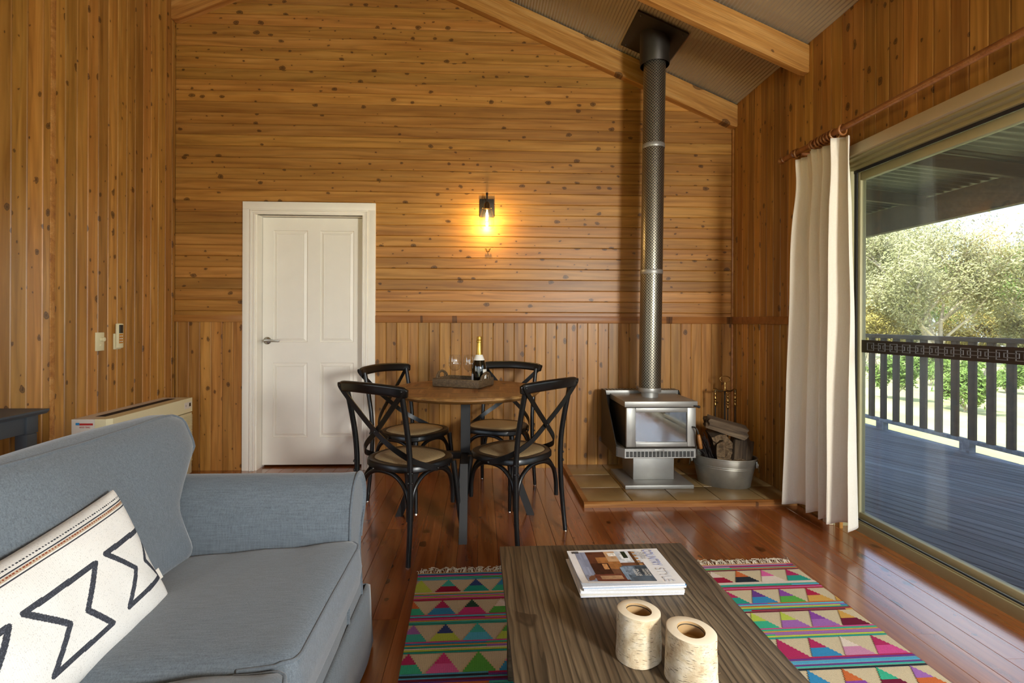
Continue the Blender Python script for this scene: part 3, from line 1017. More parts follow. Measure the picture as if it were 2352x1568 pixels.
# run the ribs out from the house instead of along it
b = MB(); n = 1200
vs = []; fs = []
for i in range(n + 1):
    yy = -5 + 15 * i / n
    dz = 0.010 * math.sin(2 * PI * i / 8)
    vs += [(2.27, yy, vz(2.27) + dz), (5.1, yy, vz(5.1) + dz)]
    if i: fs.append((2 * i - 2, 2 * i - 1, 2 * i + 1, 2 * i))
b.add(vs, fs)
obj('sheet', b, 'roof_steel', ver, 80)
b = MB(); b.box(4.86, 4.95, -5, 10, 2.29, 2.565)
obj('beam', b, 'rail_wood', ver)
for y in (-4.5, -3.4, -2.3, -1.2, -0.1, 1.0, 2.1, 3.2, 4.3, 5.4, 6.5, 7.6, 8.7):
    b = MB(); b.prism([(2.27, vz(2.27) - 0.13), (4.86, vz(4.86) - 0.13), (4.86, vz(4.86) - 0.012), (2.27, vz(2.27) - 0.012)], y, y + 0.045, 'y')
    obj('roof_rafter', b, 'rail_wood', ver)

def ground_z(x_): return -0.55 - 0.055 * max(0, x_ - 4.8)
b = MB()
N = 40
vs = []; fs = []
for i in range(N + 1):
    for j in range(N + 1):
        gx, gy = -60 + 170 * i / N, -60 + 190 * j / N
        vs.append((gx, gy, ground_z(gx) - (0.0 if gx > 4.5 else 0.4) + 0.25 * noise.noise((gx * 0.1, gy * 0.1, 0))))
for i in range(N):
    for j in range(N):
        a = i * (N + 1) + j
        fs.append((a, a + N + 1, a + N + 2, a + 1))
b.add(vs, fs)
struct(obj('ground', b, 'grass_ground', None, 60), 'sunlit dry grass falling away below the deck')

def tree(name, label, base, h, spread, leafs, mat, seed, trunk_r=0.22, leaf=0.17, low=0.10, group='trees beyond the deck'):
    rn = random.Random(seed)
    t = thing(name, label, 'tree', base, 0, group)
    tr = MB(); tips = []
    def limb(p, d, L, r, depth):
        pts = [p]; q = p
        for s in range(4):
            d = (d + Vector((rn.uniform(-.25, .25), rn.uniform(-.25, .25), rn.uniform(-.06, .2)))).normalized()
            q = q + d * (L / 4); pts.append(q)
            if depth >= 2: tips.append((q, depth))
        tr.tube(pts, [r * (1 - 0.16 * i) for i in range(5)], 6 if depth else 9)
        if depth < 3:
            for s in range(rn.randint(3, 4)):
                a = rn.uniform(0, 2 * PI); el = rn.uniform(0.15, 0.9)
                nd = Vector((math.cos(a) * math.cos(el), math.sin(a) * math.cos(el), math.sin(el)))
                nd = (nd + d * 0.5).normalized()
                limb(pts[rn.randint(2, 4)], nd, L * rn.uniform(.5, .72) * spread, r * 0.52, depth + 1)
    for s in range(3):
        a = rn.uniform(0, 2 * PI)
        limb(Vector((0.1 * s, 0, -0.5)), Vector((0.22 * math.cos(a), 0.22 * math.sin(a), 1)).normalized(), h * 0.5, trunk_r * (1 - 0.2 * s), 0)
    obj('trunk', tr, 'gum_bark', t, 60)
    lv = MB(); vs = []; fs = []
    for i in range(leafs):
        c, dp = tips[rn.randrange(len(tips))]
        c = c + Vector((rn.gauss(0, .42), rn.gauss(0, .42), rn.gauss(-.15, .42))) * (h * 0.085)
        if c.z < h * low: continue
        u = Vector((rn.uniform(-1, 1), rn.uniform(-1, 1), rn.uniform(-1, 1))).normalized()
        v = u.orthogonal().normalized(); v = (v + u.cross(v) * rn.uniform(-1, 1)).normalized()
        s = leaf * rn.uniform(.6, 1.4)
        k0 = len(vs)
        vs += [c - u * s, c + v * s * .32, c + u * s, c - v * s * .32]
        fs.append((k0, k0 + 1, k0 + 2, k0 + 3))
    lv.add(vs, fs)
    obj('foliage', lv, mat, t)
    return t
def dirpt(px, zc_):          # a spot seen through the glass at that bearing and depth
    a = (px - 1104) / 1176
    return (a * zc_, zc_ * (1 - 0.042 * a))
spots = [
    (2175, 25, 8.9, 1.05, 40000, 'leaf_olive', 'wide olive gum tree with pale forked trunk', 11, .20, .085),
    (2010, 33, 10.6, 1.0, 34000, 'leaf_olive', 'dense grey-green gum tree nearest the curtain', 12, .24, .10),
    (2350, 35, 11.0, 0.9, 26000, 'leaf_green', 'taller fresh green tree at the right edge of the glass', 13, .24, .11),
    (2085, 56, 15.0, 1.0, 22000, 'leaf_gold', 'distant golden-green tree behind the olive gum', 14, .3, .17),
    (2265, 60, 14.5, 1.0, 22000, 'leaf_olive', 'distant grey-olive tree between the gum and the green tree', 15, .3, .18),
    (2500, 22, 8.0, 1.0, 12000, 'leaf_olive', 'olive tree just beyond the right side of the glass', 16, .22, .10),
    (1960, 62, 12.5, 1.0, 14000, 'leaf_gold', 'distant golden tree half hidden by the window frame', 17, .3, .18),
    (2140, 76, 12.0, 1.15, 14000, 'leaf_green', 'low far green tree filling the gap above the handrail', 18, .3, .22),
    (1995, 27, 4.3, 1.0, 14000, 'leaf_gold', 'low golden bush above the handrail next to the window frame', 31, .08, .08),
    (2095, 31, 4.9, 1.0, 15000, 'leaf_olive', 'low olive bush left of the forked gum trunk', 32, .08, .09),
    (2245, 30, 4.8, 1.0, 15000, 'leaf_gold', 'low golden bush right of the forked gum trunk', 33, .08, .09),
    (2325, 26, 4.2, 1.0, 14000, 'leaf_olive', 'low olive bush above the handrail at the right', 34, .08, .08),
    (2330, 78, 12.0, 1.15, 14000, 'leaf_gold', 'low far golden tree at the right above the handrail', 19, .3, .22),
]
for px, d, h, sp, nl, mt, lab, sd, tr_, lf in spots:
    X_, Y_ = dirpt(px, d)
    tree('gum_tree', lab, (X_, Y_, ground_z(X_)), h, sp, nl, mt, sd, tr_, lf)
for px, d, h, lab, sd in ((2040, 15, 1.9, 'low bright green shrub seen between the slats near the curtain', 21), (2205, 13, 2.0, 'low dark green shrub seen between the slats in the middle', 22), (2300, 19, 2.2, 'low pale green shrub seen between the slats at the right', 23), (2130, 20, 2.2, 'small shrub seen between the slats left of the middle', 24)):
    X_, Y_ = dirpt(px, d)
    tree('shrub', lab, (X_, Y_, ground_z(X_)), h, 0.9, 5000, 'leaf_green', sd, .04, .06, 0.05, 'shrubs below the deck')

# ================================================================== HEARTH
b = MB(); b.box(0.68, XR, 3.30, YB, 0.0, 0.019)
hearth = struct(obj('hearth', b, 'grout'), 'raised hearth of square tan tiles in the corner')
txs = [0.704, 1.001, 1.297, 1.594, 1.893, XR]
tys = [3.300, 3.592, 3.895, YB]
for i in range(5):
    for j in range(3):
        q = MB(); g = 0.003
        q.box(txs[i] + g, txs[i + 1] - g, tys[j] + g, tys[j + 1] - g, 0.010, 0.026, 0.0015)
        obj('tile', q, 'tile', hearth, 40)
b = MB(); b.prism([(3.272, 0), (3.302, 0), (3.302, 0.033), (3.290, 0.033), (3.272, 0.022)], 0.672, XR - 0.02, 'x')
obj('edge_strip', b, 'hearth_wood', hearth)
b = MB(); b.prism([(3.302, 0.0), (YB - 0.006, 0.0), (YB - 0.006, 0.033), (3.302, 0.033)], 0.672, 0.704, 'x')
obj('edge_strip', b, 'pine_dado', hearth)

# ================================================================== WOOD STOVE (origin at the hearth under its middle)
SX, SY, SZ = 1.262, 3.56, 0.026
st = thing('wood_stove', 'grey steel wood stove on a pedestal with a perforated flue to the ceiling', 'stove', (SX, SY, SZ))
def bs(name, mat, *args, par=None, bev=0.003, sm=40):
    q = MB(); q.box(*args, bev); return obj(name, q, mat, par or st, sm)
bs('base_plate', 'stove_metal', -0.245, 0.245, -0.015, 0.40, 0, 0.027)
bs('pedestal', 'stove_metal', -0.150, 0.150, 0.115, 0.40, 0.027, 0.225)
# firebox
b = MB(); b.box(-0.235, 0.235, 0.012, 0.47, 0.278, 0.575, 0.004); obj('firebox', b, 'stove_dark', st, 40)
# vent ledge with chamfered ends
b = MB(); b.prism([(-0.245, 0.0), (0.262, 0.0), (0.285, 0.05), (0.285, 0.47), (-0.285, 0.47), (-0.285, 0.05)], 0.214, 0.280, 'z')
led = obj('vent_ledge', b, 'stove_metal', st)
q = MB(); q.box(-0.0105, 0.0105, -0.0025, 0.002, -0.0036, 0.0036); sl = q.mesh('vent_slot'); sl.materials.append(M['slot_black'])  # near-black blocks set on the ledge front as vent slots
for i in range(18):
    for j in range(4):
        obj('vent_slot', sl, 'slot_black', led, loc=(-0.226 + 0.0272 * i, 0.0, 0.227 + 0.0098 * j))
b = MB(); b.box(-0.035, 0.035, -0.004, 0.0, 0.262, 0.277, 0.001); obj('maker_plate', b, 'stove_metal', led, 40)
# door with glass
b = MB()
for a in ((-0.238, -0.172, 0.296, 0.570), (0.196, 0.258, 0.296, 0.570), (-0.172, 0.196, 0.296, 0.328), (-0.172, 0.196, 0.538, 0.570)):
    b.box(a[0], a[1], -0.012, 0.014, a[2], a[3], 0.003)
dr = obj('door', b, 'stove_metal', st, 40)
b = MB(); b.box(-0.176, 0.200, 0.001, 0.008, 0.324, 0.542); obj('glass', b, 'stove_glass', dr)
b = MB(); b.tube(catmull([(0.232, -0.012, 0.435), (0.236, -0.050, 0.438), (0.248, -0.060, 0.420), (0.254, -0.062, 0.395)], 5), 0.006, 10); obj('handle_rod', b, 'stove_dark', dr, 60)
b = MB(); prof = [(0.005, 0), (0.012, 0.006), (0.013, 0.025), (0.0115, 0.03), (0.0135, 0.04), (0.0125, 0.07), (0.0105, 0.098), (0.006, 0.103)]
b.lathe(prof, 16); 
o = obj('handle_grip', b, 'hearth_wood', dr, 60, loc=(0.272, -0.064, 0.292), rot=(0, R(-10), 0))
# top
bs('top_plate', 'stove_metal', -0.252, 0.268, -0.018, 0.40, 0.576, 0.616)
b = MB(); b.tube([(0.238, -0.018, 0.583), (0.268, -0.03, 0.580)], [0.006, 0.008], 10); b.sphere((0.27, -0.031, 0.580), 0.010, 10, 8); obj('damper_knob', b, 'black_steel', st, 60)
# outer heat jacket: side panels with a raked front edge, back and top grille
for s in (-1, 1):
    b = MB(); x0 = s * 0.287
    poly = [(0.05, 0.215), (0.50, 0.215), (0.50, 0.640), (0.385, 0.640), (0.375, 0.630), (0.05, 0.285)]
    b.prism(poly, min(x0, x0 + s * 0.006), max(x0, x0 + s * 0.006), 'x')
    obj('side_panel', b, 'stove_dark', st)
bs('rear_panel', 'stove_dark', -0.287, 0.287, 0.494, 0.50, 0.215, 0.64)
b = MB(); b.box(-0.293, 0.293, 0.392, 0.402, 0.605, 0.640, 0.002)
for i in range(22):
    b.box(-0.285 + 0.0265 * i, -0.272 + 0.0265 * i, 0.402, 0.494, 0.632, 0.640)
obj('top_grille', b, 'stove_metal', st, 40)
# flue
FX, FY = 0.002, 0.215
lean = 0.030
def fx(z): return FX + lean * (z - 0.62) / 2.6
b = MB(); b.lathe([(0.062, 0.612), (0.062, 0.675)], 32, (FX, FY, 0)); obj('flue_collar', b, 'stove_metal', st, 50)
b = MB(); zt, zb = 3.14, 0.662; seg = 40; r_ = 0.080
vs = []; fs = []
for i in range(seg):
    a = 2 * PI * i / seg
    vs += [(fx(zb) + r_ * math.cos(a), FY + r_ * math.sin(a), zb), (fx(zt) + r_ * math.cos(a), FY + r_ * math.sin(a), zt)]
for i in range(seg):
    j = (i + 1) % seg
    fs.append((2 * i, 2 * j, 2 * j + 1, 2 * i + 1))
b.add(vs, fs)
flue = obj('flue_shield', b, 'flue_perforated', st, 60)
uvl = flue.data.uv_layers.new(name='UVMap')
for p in flue.data.polygons:
    for n_, li in enumerate(p.loop_indices):
        u_ = (p.index + (1 if n_ in (1, 2) else 0)) / seg * 2 * PI * r_
        uvl.data[li].uv = (u_, zb if n_ in (0, 1) else zt)
for zc_ in (zb + 0.008, 1.545, 2.48):
    b = MB(); b.lathe([(0.0815, -0.016), (0.0825, -0.014), (0.0825, 0.014), (0.0815, 0.016)], 40, (fx(zc_), FY, zc_), cap=False)
    obj('flue_band', b, 'stove_metal', flue, 50)
b = MB(); b.lathe([(0.104, 3.085), (0.108, 3.09), (0.108, 3.36)], 40, (fx(3.1), FY, 0), cap=False)
b.lathe([(0.082, 3.13), (0.106, 3.13)], 40, (fx(3.1), FY, 0), cap=False)
obj('ceiling_collar', b, 'flue_dark', st, 50)
# plate screwed to the sloping ceiling
b = MB()
px0, px1, py0, py1 = 1.104 - SX, 1.47 - SX, 3.575 - SY, 4.02 - SY
cz = lambda x_: ceil(x_ + SX) - SZ - 0.003
vs = [(px0, py0, cz(px0) - 0.012), (px1, py0, cz(px1) - 0.012), (px1, py1, cz(px1) - 0.012), (px0, py1, cz(px0) - 0.012), (px0, py0, cz(px0)), (px1, py0, cz(px1)), (px1, py1, cz(px1)), (px0, py1, cz(px0))]
b.add(vs, [(0, 3, 2, 1), (4, 5, 6, 7), (0, 1, 5, 4), (1, 2, 6, 5), (2, 3, 7, 6), (3, 0, 4, 7)])
pl = obj('ceiling_plate', b, 'flue_dark', st)
for sx_, sy_ in ((px0 + .03, py0 + .03), (px1 - .03, py0 + .03), (px0 + .03, py1 - .03), (px1 - .03, py1 - .03)):
    q = MB(); q.sphere((sx_, sy_, cz(sx_) - 0.012), 0.007, 8, 6); obj('screw', q, 'screw', pl, 60)

# ================================================================== TUB OF FIREWOOD
TX, TY = 1.775, 3.66
tub = thing('metal_tub', 'oval galvanised tub of firewood on the tiled hearth', 'tub', (TX, TY, 0.026), R(-28))
b = MB(); b.lathe([(0.02, 0.012), (0.172, 0.012), (0.215, 0.205), (0.219, 0.207), (0.2195, 0.202), (0.206, 0.150), (0.205, 0.146), (0.2035, 0.138), (0.177, 0.004), (0.172, 0.0), (0.02, 0.0)], 48, sx=1.0, sy=0.74, cap=False)
obj('body', b, 'galvanised', tub, 40)
rim = MB(); rim.tube([(0.219 * math.cos(2 * PI * i / 48), 0.219 * 0.74 * math.sin(2 * PI * i / 48), 0.206) for i in range(48)], 0.005, 8, True); obj('rim', rim, 'galvanised', tub, 60)
for zb_ in (0.148, 0.136):
    rim = MB(); rb = 0.172 + (0.215 - 0.172) * zb_ / 0.205 + 0.003
    rim.tube([(rb * math.cos(2 * PI * i / 48), rb * 0.74 * math.sin(2 * PI * i / 48), zb_) for i in range(48)], 0.003, 6, True); obj('bead', rim, 'galvanised', tub, 60)
for s in (1, -1):
    b = MB(); x_ = s * 0.222
    b.tube(catmull([(x_, -0.05, 0.185), (x_, 0.05, 0.185), (x_ + s * .006, 0.052, 0.15), (x_ + s * .010, 0.03, 0.115), (x_ + s * .010, -0.03, 0.115), (x_ + s * .006, -0.052, 0.15)], 5, True), 0.0032, 8, True)
    obj('handle', b, 'steel', tub, 60)
    b = MB(); b.box(min(x_ - s * .012, x_), max(x_ - s * .012, x_), -0.035, 0.035, 0.145, 0.19, 0.002); obj('handle_bracket', b, 'galvanised', tub, 40)

def split_log(label, loc, rot, L, poly, seed, jag=0.012):
    rn = random.Random(seed)
    b = MB(); n = 9; m_ = 0
    # resample the outline
    P = []
    for i in range(len(poly)):
        a, c = Vector(poly[i]), Vector(poly[(i + 1) % len(poly)])
        k_ = max(2, int((c - a).length / 0.016))
        P += [a + (c - a) * j / k_ for j in range(k_)]
    m_ = len(P); vs = []
    for i in range(n + 1):
        x_ = -L / 2 + L * i / n
        for q in P:
            w = 1 + 0.10 * noise.noise((q.x * 30 + seed, q.y * 30, x_ * 5))
            e = rn.uniform(-jag, jag) if i in (0, n) else 0
            vs.append((x_ + e, q.x * w, q.y * w))
    fs = [(i * m_ + j, i * m_ + (j + 1) % m_, (i + 1) * m_ + (j + 1) % m_, (i + 1) * m_ + j) for i in range(n) for j in range(m_)]
    b.add(vs, fs)
    o = obj('split_log', b, 'log_wood', None, 35, loc, rot)
    for i, s in ((0, -1), (n, 1)):
        e = MB()
        c = Vector((sum(vs[i * m_ + j][0] for j in range(m_)) / m_, sum(vs[i * m_ + j][1] for j in range(m_)) / m_, sum(vs[i * m_ + j][2] for j in range(m_)) / m_))
        ring_ = [vs[i * m_ + j] for j in range(m_)]
        ff = [((j + 1) % m_, j, m_) if s < 0 else (j, (j + 1) % m_, m_) for j in range(m_)]
        e.add(ring_ + [tuple(c)], ff)
        obj('cut_end', e, 'log_end', o)
    tag(o, label, 'firewood', 'firewood in the tub')
    return o
split_log('squared weathered log lying across the top of the firewood', (1.79, 3.66, 0.435), (R(12), R(17), R(-6)), 0.29, [(-.055, -.035), (.05, -.045), (.06, .01), (.03, .045), (-.045, .04)], 1)
split_log('thick split log standing in the middle of the tub', (1.765, 3.72, 0.30), (R(80), R(-6), R(78)), 0.20, [(-.11, -.03), (.09, -.06), (.10, .04), (.03, .075), (-.08, .06)], 2, .018)
split_log('wedge of firewood at the front rim of the tub', (1.752, 3.635, 0.235), (R(70), R(5), R(80)), 0.15, [(-.12, .03), (.11, .035), (.10, -.02), (.03, -.055), (-.07, -.045)], 3, .014)
split_log('round-backed log leaning at the right of the tub', (1.90, 3.66, 0.250), (R(35), R(-40), R(60)), 0.22, [(-.075, -.03), (.0, -.06), (.075, -.02), (.07, .04), (.0, .07), (-.07, .04)], 4)
tw = MB(); rn = random.Random(9)
for i in range(60):
    a = rn.uniform(-1, 1)
    p0 = Vector((1.675 + 0.012 * a, 3.635 + rn.uniform(-.02, .02), 0.16)); p1 = Vector((1.585 + 0.035 * a, 3.565 + rn.uniform(-.05, .05), 0.425 - 0.10 * abs(a) - rn.uniform(0, .05)))
    mid = (p0 + p1) / 2 + Vector((rn.uniform(-.01, .01), rn.uniform(-.01, .01), 0.015))
    tw.tube([p0, mid, p1], 0.0017, 4)
o = obj('hearth_brush', tw, 'bristle'); tag(o, 'dark bristle hearth brush poking out of the tub beside the stove', 'brush')

# ================================================================== FIRE TOOLS
fs_ = thing('fire_tool_stand', 'brass topped fireplace tool stand against the corner wall', 'tool stand', (1.937, 3.98, 0.026))
b = MB(); b.lathe([(0.085, 0), (0.09, 0.008), (0.07, 0.016), (0.02, 0.022), (0.012, 0.04)], 28); obj('base', b, 'brass_dark', fs_, 50)
b = MB(); b.tube([(0, 0, 0.03), (0, 0, 0.63)], 0.006, 10); obj('pole', b, 'black_steel', fs_, 60)
b = MB(); b.lathe([(0.004, 0.625), (0.016, 0.632), (0.010, 0.645), (0.007, 0.67), (0.009, 0.685), (0.005, 0.70)], 16)
loop = catmull([(0, 0, 0.690), (0.020, 0, 0.698), (0.040, 0, 0.720), (0.032, 0, 0.738), (0, 0, 0.747), (-0.032, 0, 0.738), (-0.040, 0, 0.720), (-0.020, 0, 0.698)], 5, True)
b.tube(loop, 0.0035, 8, True); obj('carry_loop', b, 'brass', fs_, 60)
for s in (-1, 1):
    b = MB(); b.tube(catmull([(0, 0, 0.640), (s * .03, 0, .628), (s * .055, 0, .632), (s * .072, 0, .642), (s * .080, -.004, .634), (s * .080, -.006, .618)], 5), [0.006] * 26, 8); obj('hook_arm', b, 'brass_dark', fs_, 60)
b = MB(); b.tube([(0, -0.004, 0.632), (0, -0.02, 0.628), (0, -0.028, 0.622)], 0.005, 8); obj('hook_arm', b, 'brass_dark', fs_, 60)
for dx, dy, nm, lab, zt in ((-.080, -.006, 'poker', 'brass handled poker hanging on the left of the tool stand', .640), (0.008, -.032, 'ash_shovel', 'brass handled ash shovel hanging at the front of the tool stand', .622), (.080, -.006, 'tongs', 'brass handled tongs hanging on the right of the tool stand', .640)):
    t = thing(nm, lab, 'fire tool', (1.937 + dx, 3.98 + dy, 0.026), 0, 'fireplace tools')
    b = MB(); z0 = zt - 0.02
    hp = [(0.004, 0), (0.008, -.008), (0.009, -.02), (0.005, -.026), (0.008, -.034), (0.0105, -.046), (0.0105, -.056), (0.006, -.06), (0.010, -.066), (0.010, -.074), (0.0045, -.080), (0.0085, -.094), (0.009, -.104), (0.004, -.112)]
    b.lathe([(r_, z0 + dz) for r_, dz in reversed(hp)], 12)
    ring_ = [(0.012 * math.cos(2 * PI * i / 16), 0, zt - 0.008 + 0.012 * math.sin(2 * PI * i / 16)) for i in range(16)]
    b.tube(ring_, 0.003, 6, True)
    obj('grip', b, 'brass', t, 50)
    b = MB(); b.tube([(0, 0, z0 - .11), (0, 0, 0.12)], 0.0042, 8)
    if nm == 'ash_shovel': b.box(-0.045, 0.045, -0.004, 0.004, 0.05, 0.13, 0.002)
    elif nm == 'tongs': b.tube([(-.012, 0, .10), (-.006, 0, .05)], .004, 6); b.tube([(.012, 0, .10), (.006, 0, .05)], .004, 6); b.tube([(-.012, 0, .10), (0, 0, .2), (.012, 0, .10)], .004, 6)
    else: b.tube([(0, 0, .12), (0.01, 0, .09), (.02, 0, .1)], .004, 6)
    obj('shaft', b, 'black_steel', t, 60)

# ================================================================== ROUND DINING TABLE
TCX, TCY, TH = -0.09, 3.183, 0.785
dt = thing('round_dining_table', 'round parquet-topped dining table on a black steel cross base', 'table', (TCX, TCY, 0))
RT = 0.46
# top built from parquet blocks under a turned edge
b = MB(); b.lathe([(0.01, TH - 0.032), (RT - 0.022, TH - 0.032), (RT, TH - 0.014), (RT, TH - 0.006), (RT - 0.004, TH - 0.002), (0.01, TH - 0.002)], 72)
top = obj('tabletop', b, 'table_wood', dt, 40)
rn = random.Random(5)
S = 0.153
for i in range(-3, 4):
    for j in range(-3, 4):
        P = [((i - .5) * S, (j - .5) * S), ((i + .5) * S, (j - .5) * S), ((i + .5) * S, (j + .5) * S), ((i - .5) * S, (j + .5) * S)]
        # clip the square to the disc by a 48-gon
        for q in range(48):
            a0 = 2 * PI * q / 48; nx_, ny_ = math.cos(a0), math.sin(a0)
            lim = (RT - 0.005) * math.cos(PI / 48)
            out = []
            for e in range(len(P)):
                A, C = P[e], P[(e + 1) % len(P)]
                da, dc = A[0] * nx_ + A[1] * ny_ - lim, C[0] * nx_ + C[1] * ny_ - lim
                if da <= 0: out.append(A)
                if (da <= 0) != (dc <= 0):
                    t_ = da / (da - dc); out.append((A[0] + (C[0] - A[0]) * t_, A[1] + (C[1] - A[1]) * t_))
            P = out
            if not P: break
        if len(P) < 3: continue
        q = MB(); q.prism(P, TH - 0.004, TH, 'z')
        if (i + j) % 2: q.v = [(p[1], -p[0], p[2]) for p in q.v]
        o = obj('parquet_block', q, 'table_wood', top)
        if (i + j) % 2: o.rotation_euler = (0, 0, PI / 2)
b = MB(); b.box(-.029, .029, -.029, .029, 0.345, TH - .036); obj('column', b, 'black_steel', dt)
b = MB(); b.box(-.20, .20, -.03, .03, TH - .042, TH - .033); b.box(-.03, .03, -.20, .20, TH - .0421, TH - .0331); obj('mounting_plate', b, 'black_steel', dt)
for ang in (-90, 0, 90, 180):
    a = R(ang); u = Vector((math.cos(a), math.sin(a), 0)); w_ = Vector((-u.y, u.x, 0)) * .022
    prof = [(.028, .352), (.250, .352), (.383, .0), (.428, .0), (.280, .392), (.028, .392)]
    vs = [u * r_ + w_ * s + Vector((0, 0, z_)) for s in (-1, 1) for r_, z_ in prof]
    fs = [(0, 1, 4, 5), (1, 2, 3, 4), (11, 10, 7, 6), (10, 9, 8, 7)] + [(i, i + 6, (i + 1) % 6 + 6, (i + 1) % 6) for i in range(6)]
    b = MB(); b.add(vs, fs); obj('leg', b, 'black_steel', dt)

# ================================================================== CROSS-BACK CHAIRS
def superell(n, ax, ay0, ay1, e=2.7, cx_=0, cy_=0):
    out = []
    for i in range(n):
        a = 2 * PI * i / n
        c, s = math.cos(a), math.sin(a)
        ay = ay1 if s > 0 else ay0
        px_ = math.copysign(abs(c) ** (2 / e), c) * ax; py_ = math.copysign(abs(s) ** (2 / e), s) * ay
        px_ *= 1 + 0.06 * (py_ / 0.2)
        out.append((cx_ + px_, cy_ + py_))
    return out
def make_chair(label):
    t = thing('dining_chair', label, 'chair', (0, 0, 0), 0, 'cross-back chairs around the round table')
    n = 56
    def ring_stack(levels, b):       # levels: list of (scale inset, z)
        rings = []
        vs = []; fs = []
        for ins, z_ in levels:
            P = superell(n, 0.215 - ins, 0.195 - ins, 0.215 - ins)
            vs += [(p[0], p[1], z_) for p in P]
        for q in range(len(levels) - 1):
            for i in range(n):
                j = (i + 1) % n
                fs.append((q * n + i, q * n + j, (q + 1) * n + j, (q + 1) * n + i))
        return vs, fs
    b = MB()
    vs, fs = ring_stack([(0.05, 0.432), (0.006, 0.432), (0.0, 0.438), (0.0, 0.460), (0.006, 0.468), (0.034, 0.470), (0.040, 0.466)], b)
    b.add(vs, fs + [tuple(range(n - 1, -1, -1))])
    obj('seat_frame', b, 'black_wood', t, 40)
    b = MB(); vs, fs = ring_stack([(0.036, 0.466), (0.040, 0.471), (0.09, 0.475), (0.15, 0.476)], b)
    b.add(vs, fs + [tuple(3 * n + i for i in range(n))]); obj('cane_seat', b, 'cane', t, 60)
    for s in (-1, 1):
        P = catmull([(s * .211, -.2125, 0.004), (s * .206, -.198, .15), (s * .200, -.188, .30), (s * .197, -.186, .45), (s * .197, -.196, .58), (s * .199, -.222, .72), (s * .202, -.252, .85)], 4)
        b = MB(); b.tube(P, [0.0125 + 0.002 * min(1, i / 8) for i in range(len(P))], 12)
        post = obj('rear_leg_post', b, 'black_wood', t, 60)
        for z_ in (0.452, 0.405):
            q = MB(); q.sphere((s * .212, -.190, z_), 0.006, 8, 6); q.sphere((s * .199, -.203, z_), 0.006, 8, 6); obj('bolt', q, 'black_steel', post, 60)
        P = catmull([(s * .172, .172, .434), (s * .184, .184, .30), (s * .196, .196, .15), (s * .212, .2125, 0.004)], 5)
        b = MB(); b.tube(P, [0.0165 - 0.0055 * i / (len(P) - 1) for i in range(len(P))], 12)
        leg = obj('front_leg', b, 'black_wood', t, 60)
        for nm, (lx, ly) in (('g', (s * .212, .2125)), ('r', (s * .211, -.2125))):
            q = MB(); q.lathe([(0.010, 0), (0.010, 0.005)], 10, (lx, ly, 0)); obj('glide', q, 'steel', leg if nm == 'g' else post)
    # bentwood arches under the seat
    A = {'fl': (-.188, .185), 'fr': (.188, .185), 'rl': (-.196, -.186), 'rr': (.196, -.186)}
    for k0, k1 in (('fl', 'fr'), ('rl', 'rr'), ('fl', 'rl'), ('fr', 'rr')):
        p0, p1 = Vector(A[k0]), Vector(A[k1])
        inw = -((p0 + p1) / 2).normalized() * 0.012
        d = p1 - p0
        def at(u, z_):
            q = p0 + d * u + inw
            return (q.x, q.y, z_)
        P = catmull([at(.055, .205), at(.065, .29), at(.13, .365), at(.29, .412), at(.5, .424), at(.71, .412), at(.87, .365), at(.935, .29), at(.945, .205)], 5)
        b = MB(); b.tube(P, 0.0115, 10); obj('arch_brace', b, 'black_wood', t, 60)
    # top rail
    P = catmull([(-.242, -.252, .852), (-.17, -.280, .862), (0, -.305, .868), (.17, -.280, .862), (.242, -.252, .852)], 8)
    sec = rect(0.026, 0.058, 0.0125, 4)
    m_ = len(P); sc = [1 - 0.28 * max(0, abs(2 * i / (m_ - 1) - 1) - 0.86) / 0.14 for i in range(m_)]
    b = MB(); b.sweep(P, sec, up=(0, -0.25, 1), scale=sc); rail_ = obj('top_rail', b, 'black_wood', t, 50)
    for s in (-1, 1):
        # strap from one rail end, through the crossing, to the far side of the seat
        P = catmull([(s * .232, -.272, .878), (s * .222, -.272, .850), (s * .12, -.256, .748), (0, -.232 + .004 * s, .640), (-s * .10, -.205, .560), (-s * .176, -.150, .500), (-s * .212, -.075, .462), (-s * .221, -.01, .440)], 6)
        m_ = len(P)
        b = MB()
        ups = []
        for i in range(m_):
            u_ = i / (m_ - 1)
            ups.append((Vector((0, -1, 0.1)) * (1 - max(0, u_ - .55) / .45) + Vector((-s, -0.15, 0)) * (max(0, u_ - .55) / .45)).normalized())
        # sweep by hand: flat strip with its face towards ups
        vs = []
        for i in range(m_):
            T2 = (P[min(i + 1, m_ - 1)] - P[max(i - 1, 0)]).normalized()
            N2 = (ups[i] - T2 * ups[i].dot(T2)).normalized(); S2 = T2.cross(N2)
            for a_, c_ in ((-.014, -.003), (.014, -.003), (.014, .003), (-.014, .003)):
                vs.append(P[i] + S2 * a_ + N2 * c_)
        fs = [(4 * i + q, 4 * i + (q + 1) % 4, 4 * i + 4 + (q + 1) % 4, 4 * i + 4 + q) for i in range(m_ - 1) for q in range(4)] + [(3, 2, 1, 0), (4 * m_ - 4, 4 * m_ - 3, 4 * m_ - 2, 4 * m_ - 1)]
        b.add(vs, fs); strap = obj('cross_strap', b, 'black_wood', t, 40)
        for c_ in ((s * .226, -.277, .862), (-s * .226, -.015, .442)):
            q = MB(); q.sphere(c_, 0.0065, 8, 6); obj('bolt', q, 'black_steel', strap, 60)
    q = MB(); q.sphere((0, -.240, .640), 0.006, 8, 6); obj('bolt', q, 'black_steel', t, 60)
    return t
def face(v): return math.atan2(v[1], v[0]) - PI / 2
ch = make_chair('black cross-back chair with cane seat nearest the sofa')
ch.location = (-0.388, 2.80, 0); ch.rotation_euler = (0, 0, face((.6, .8)))
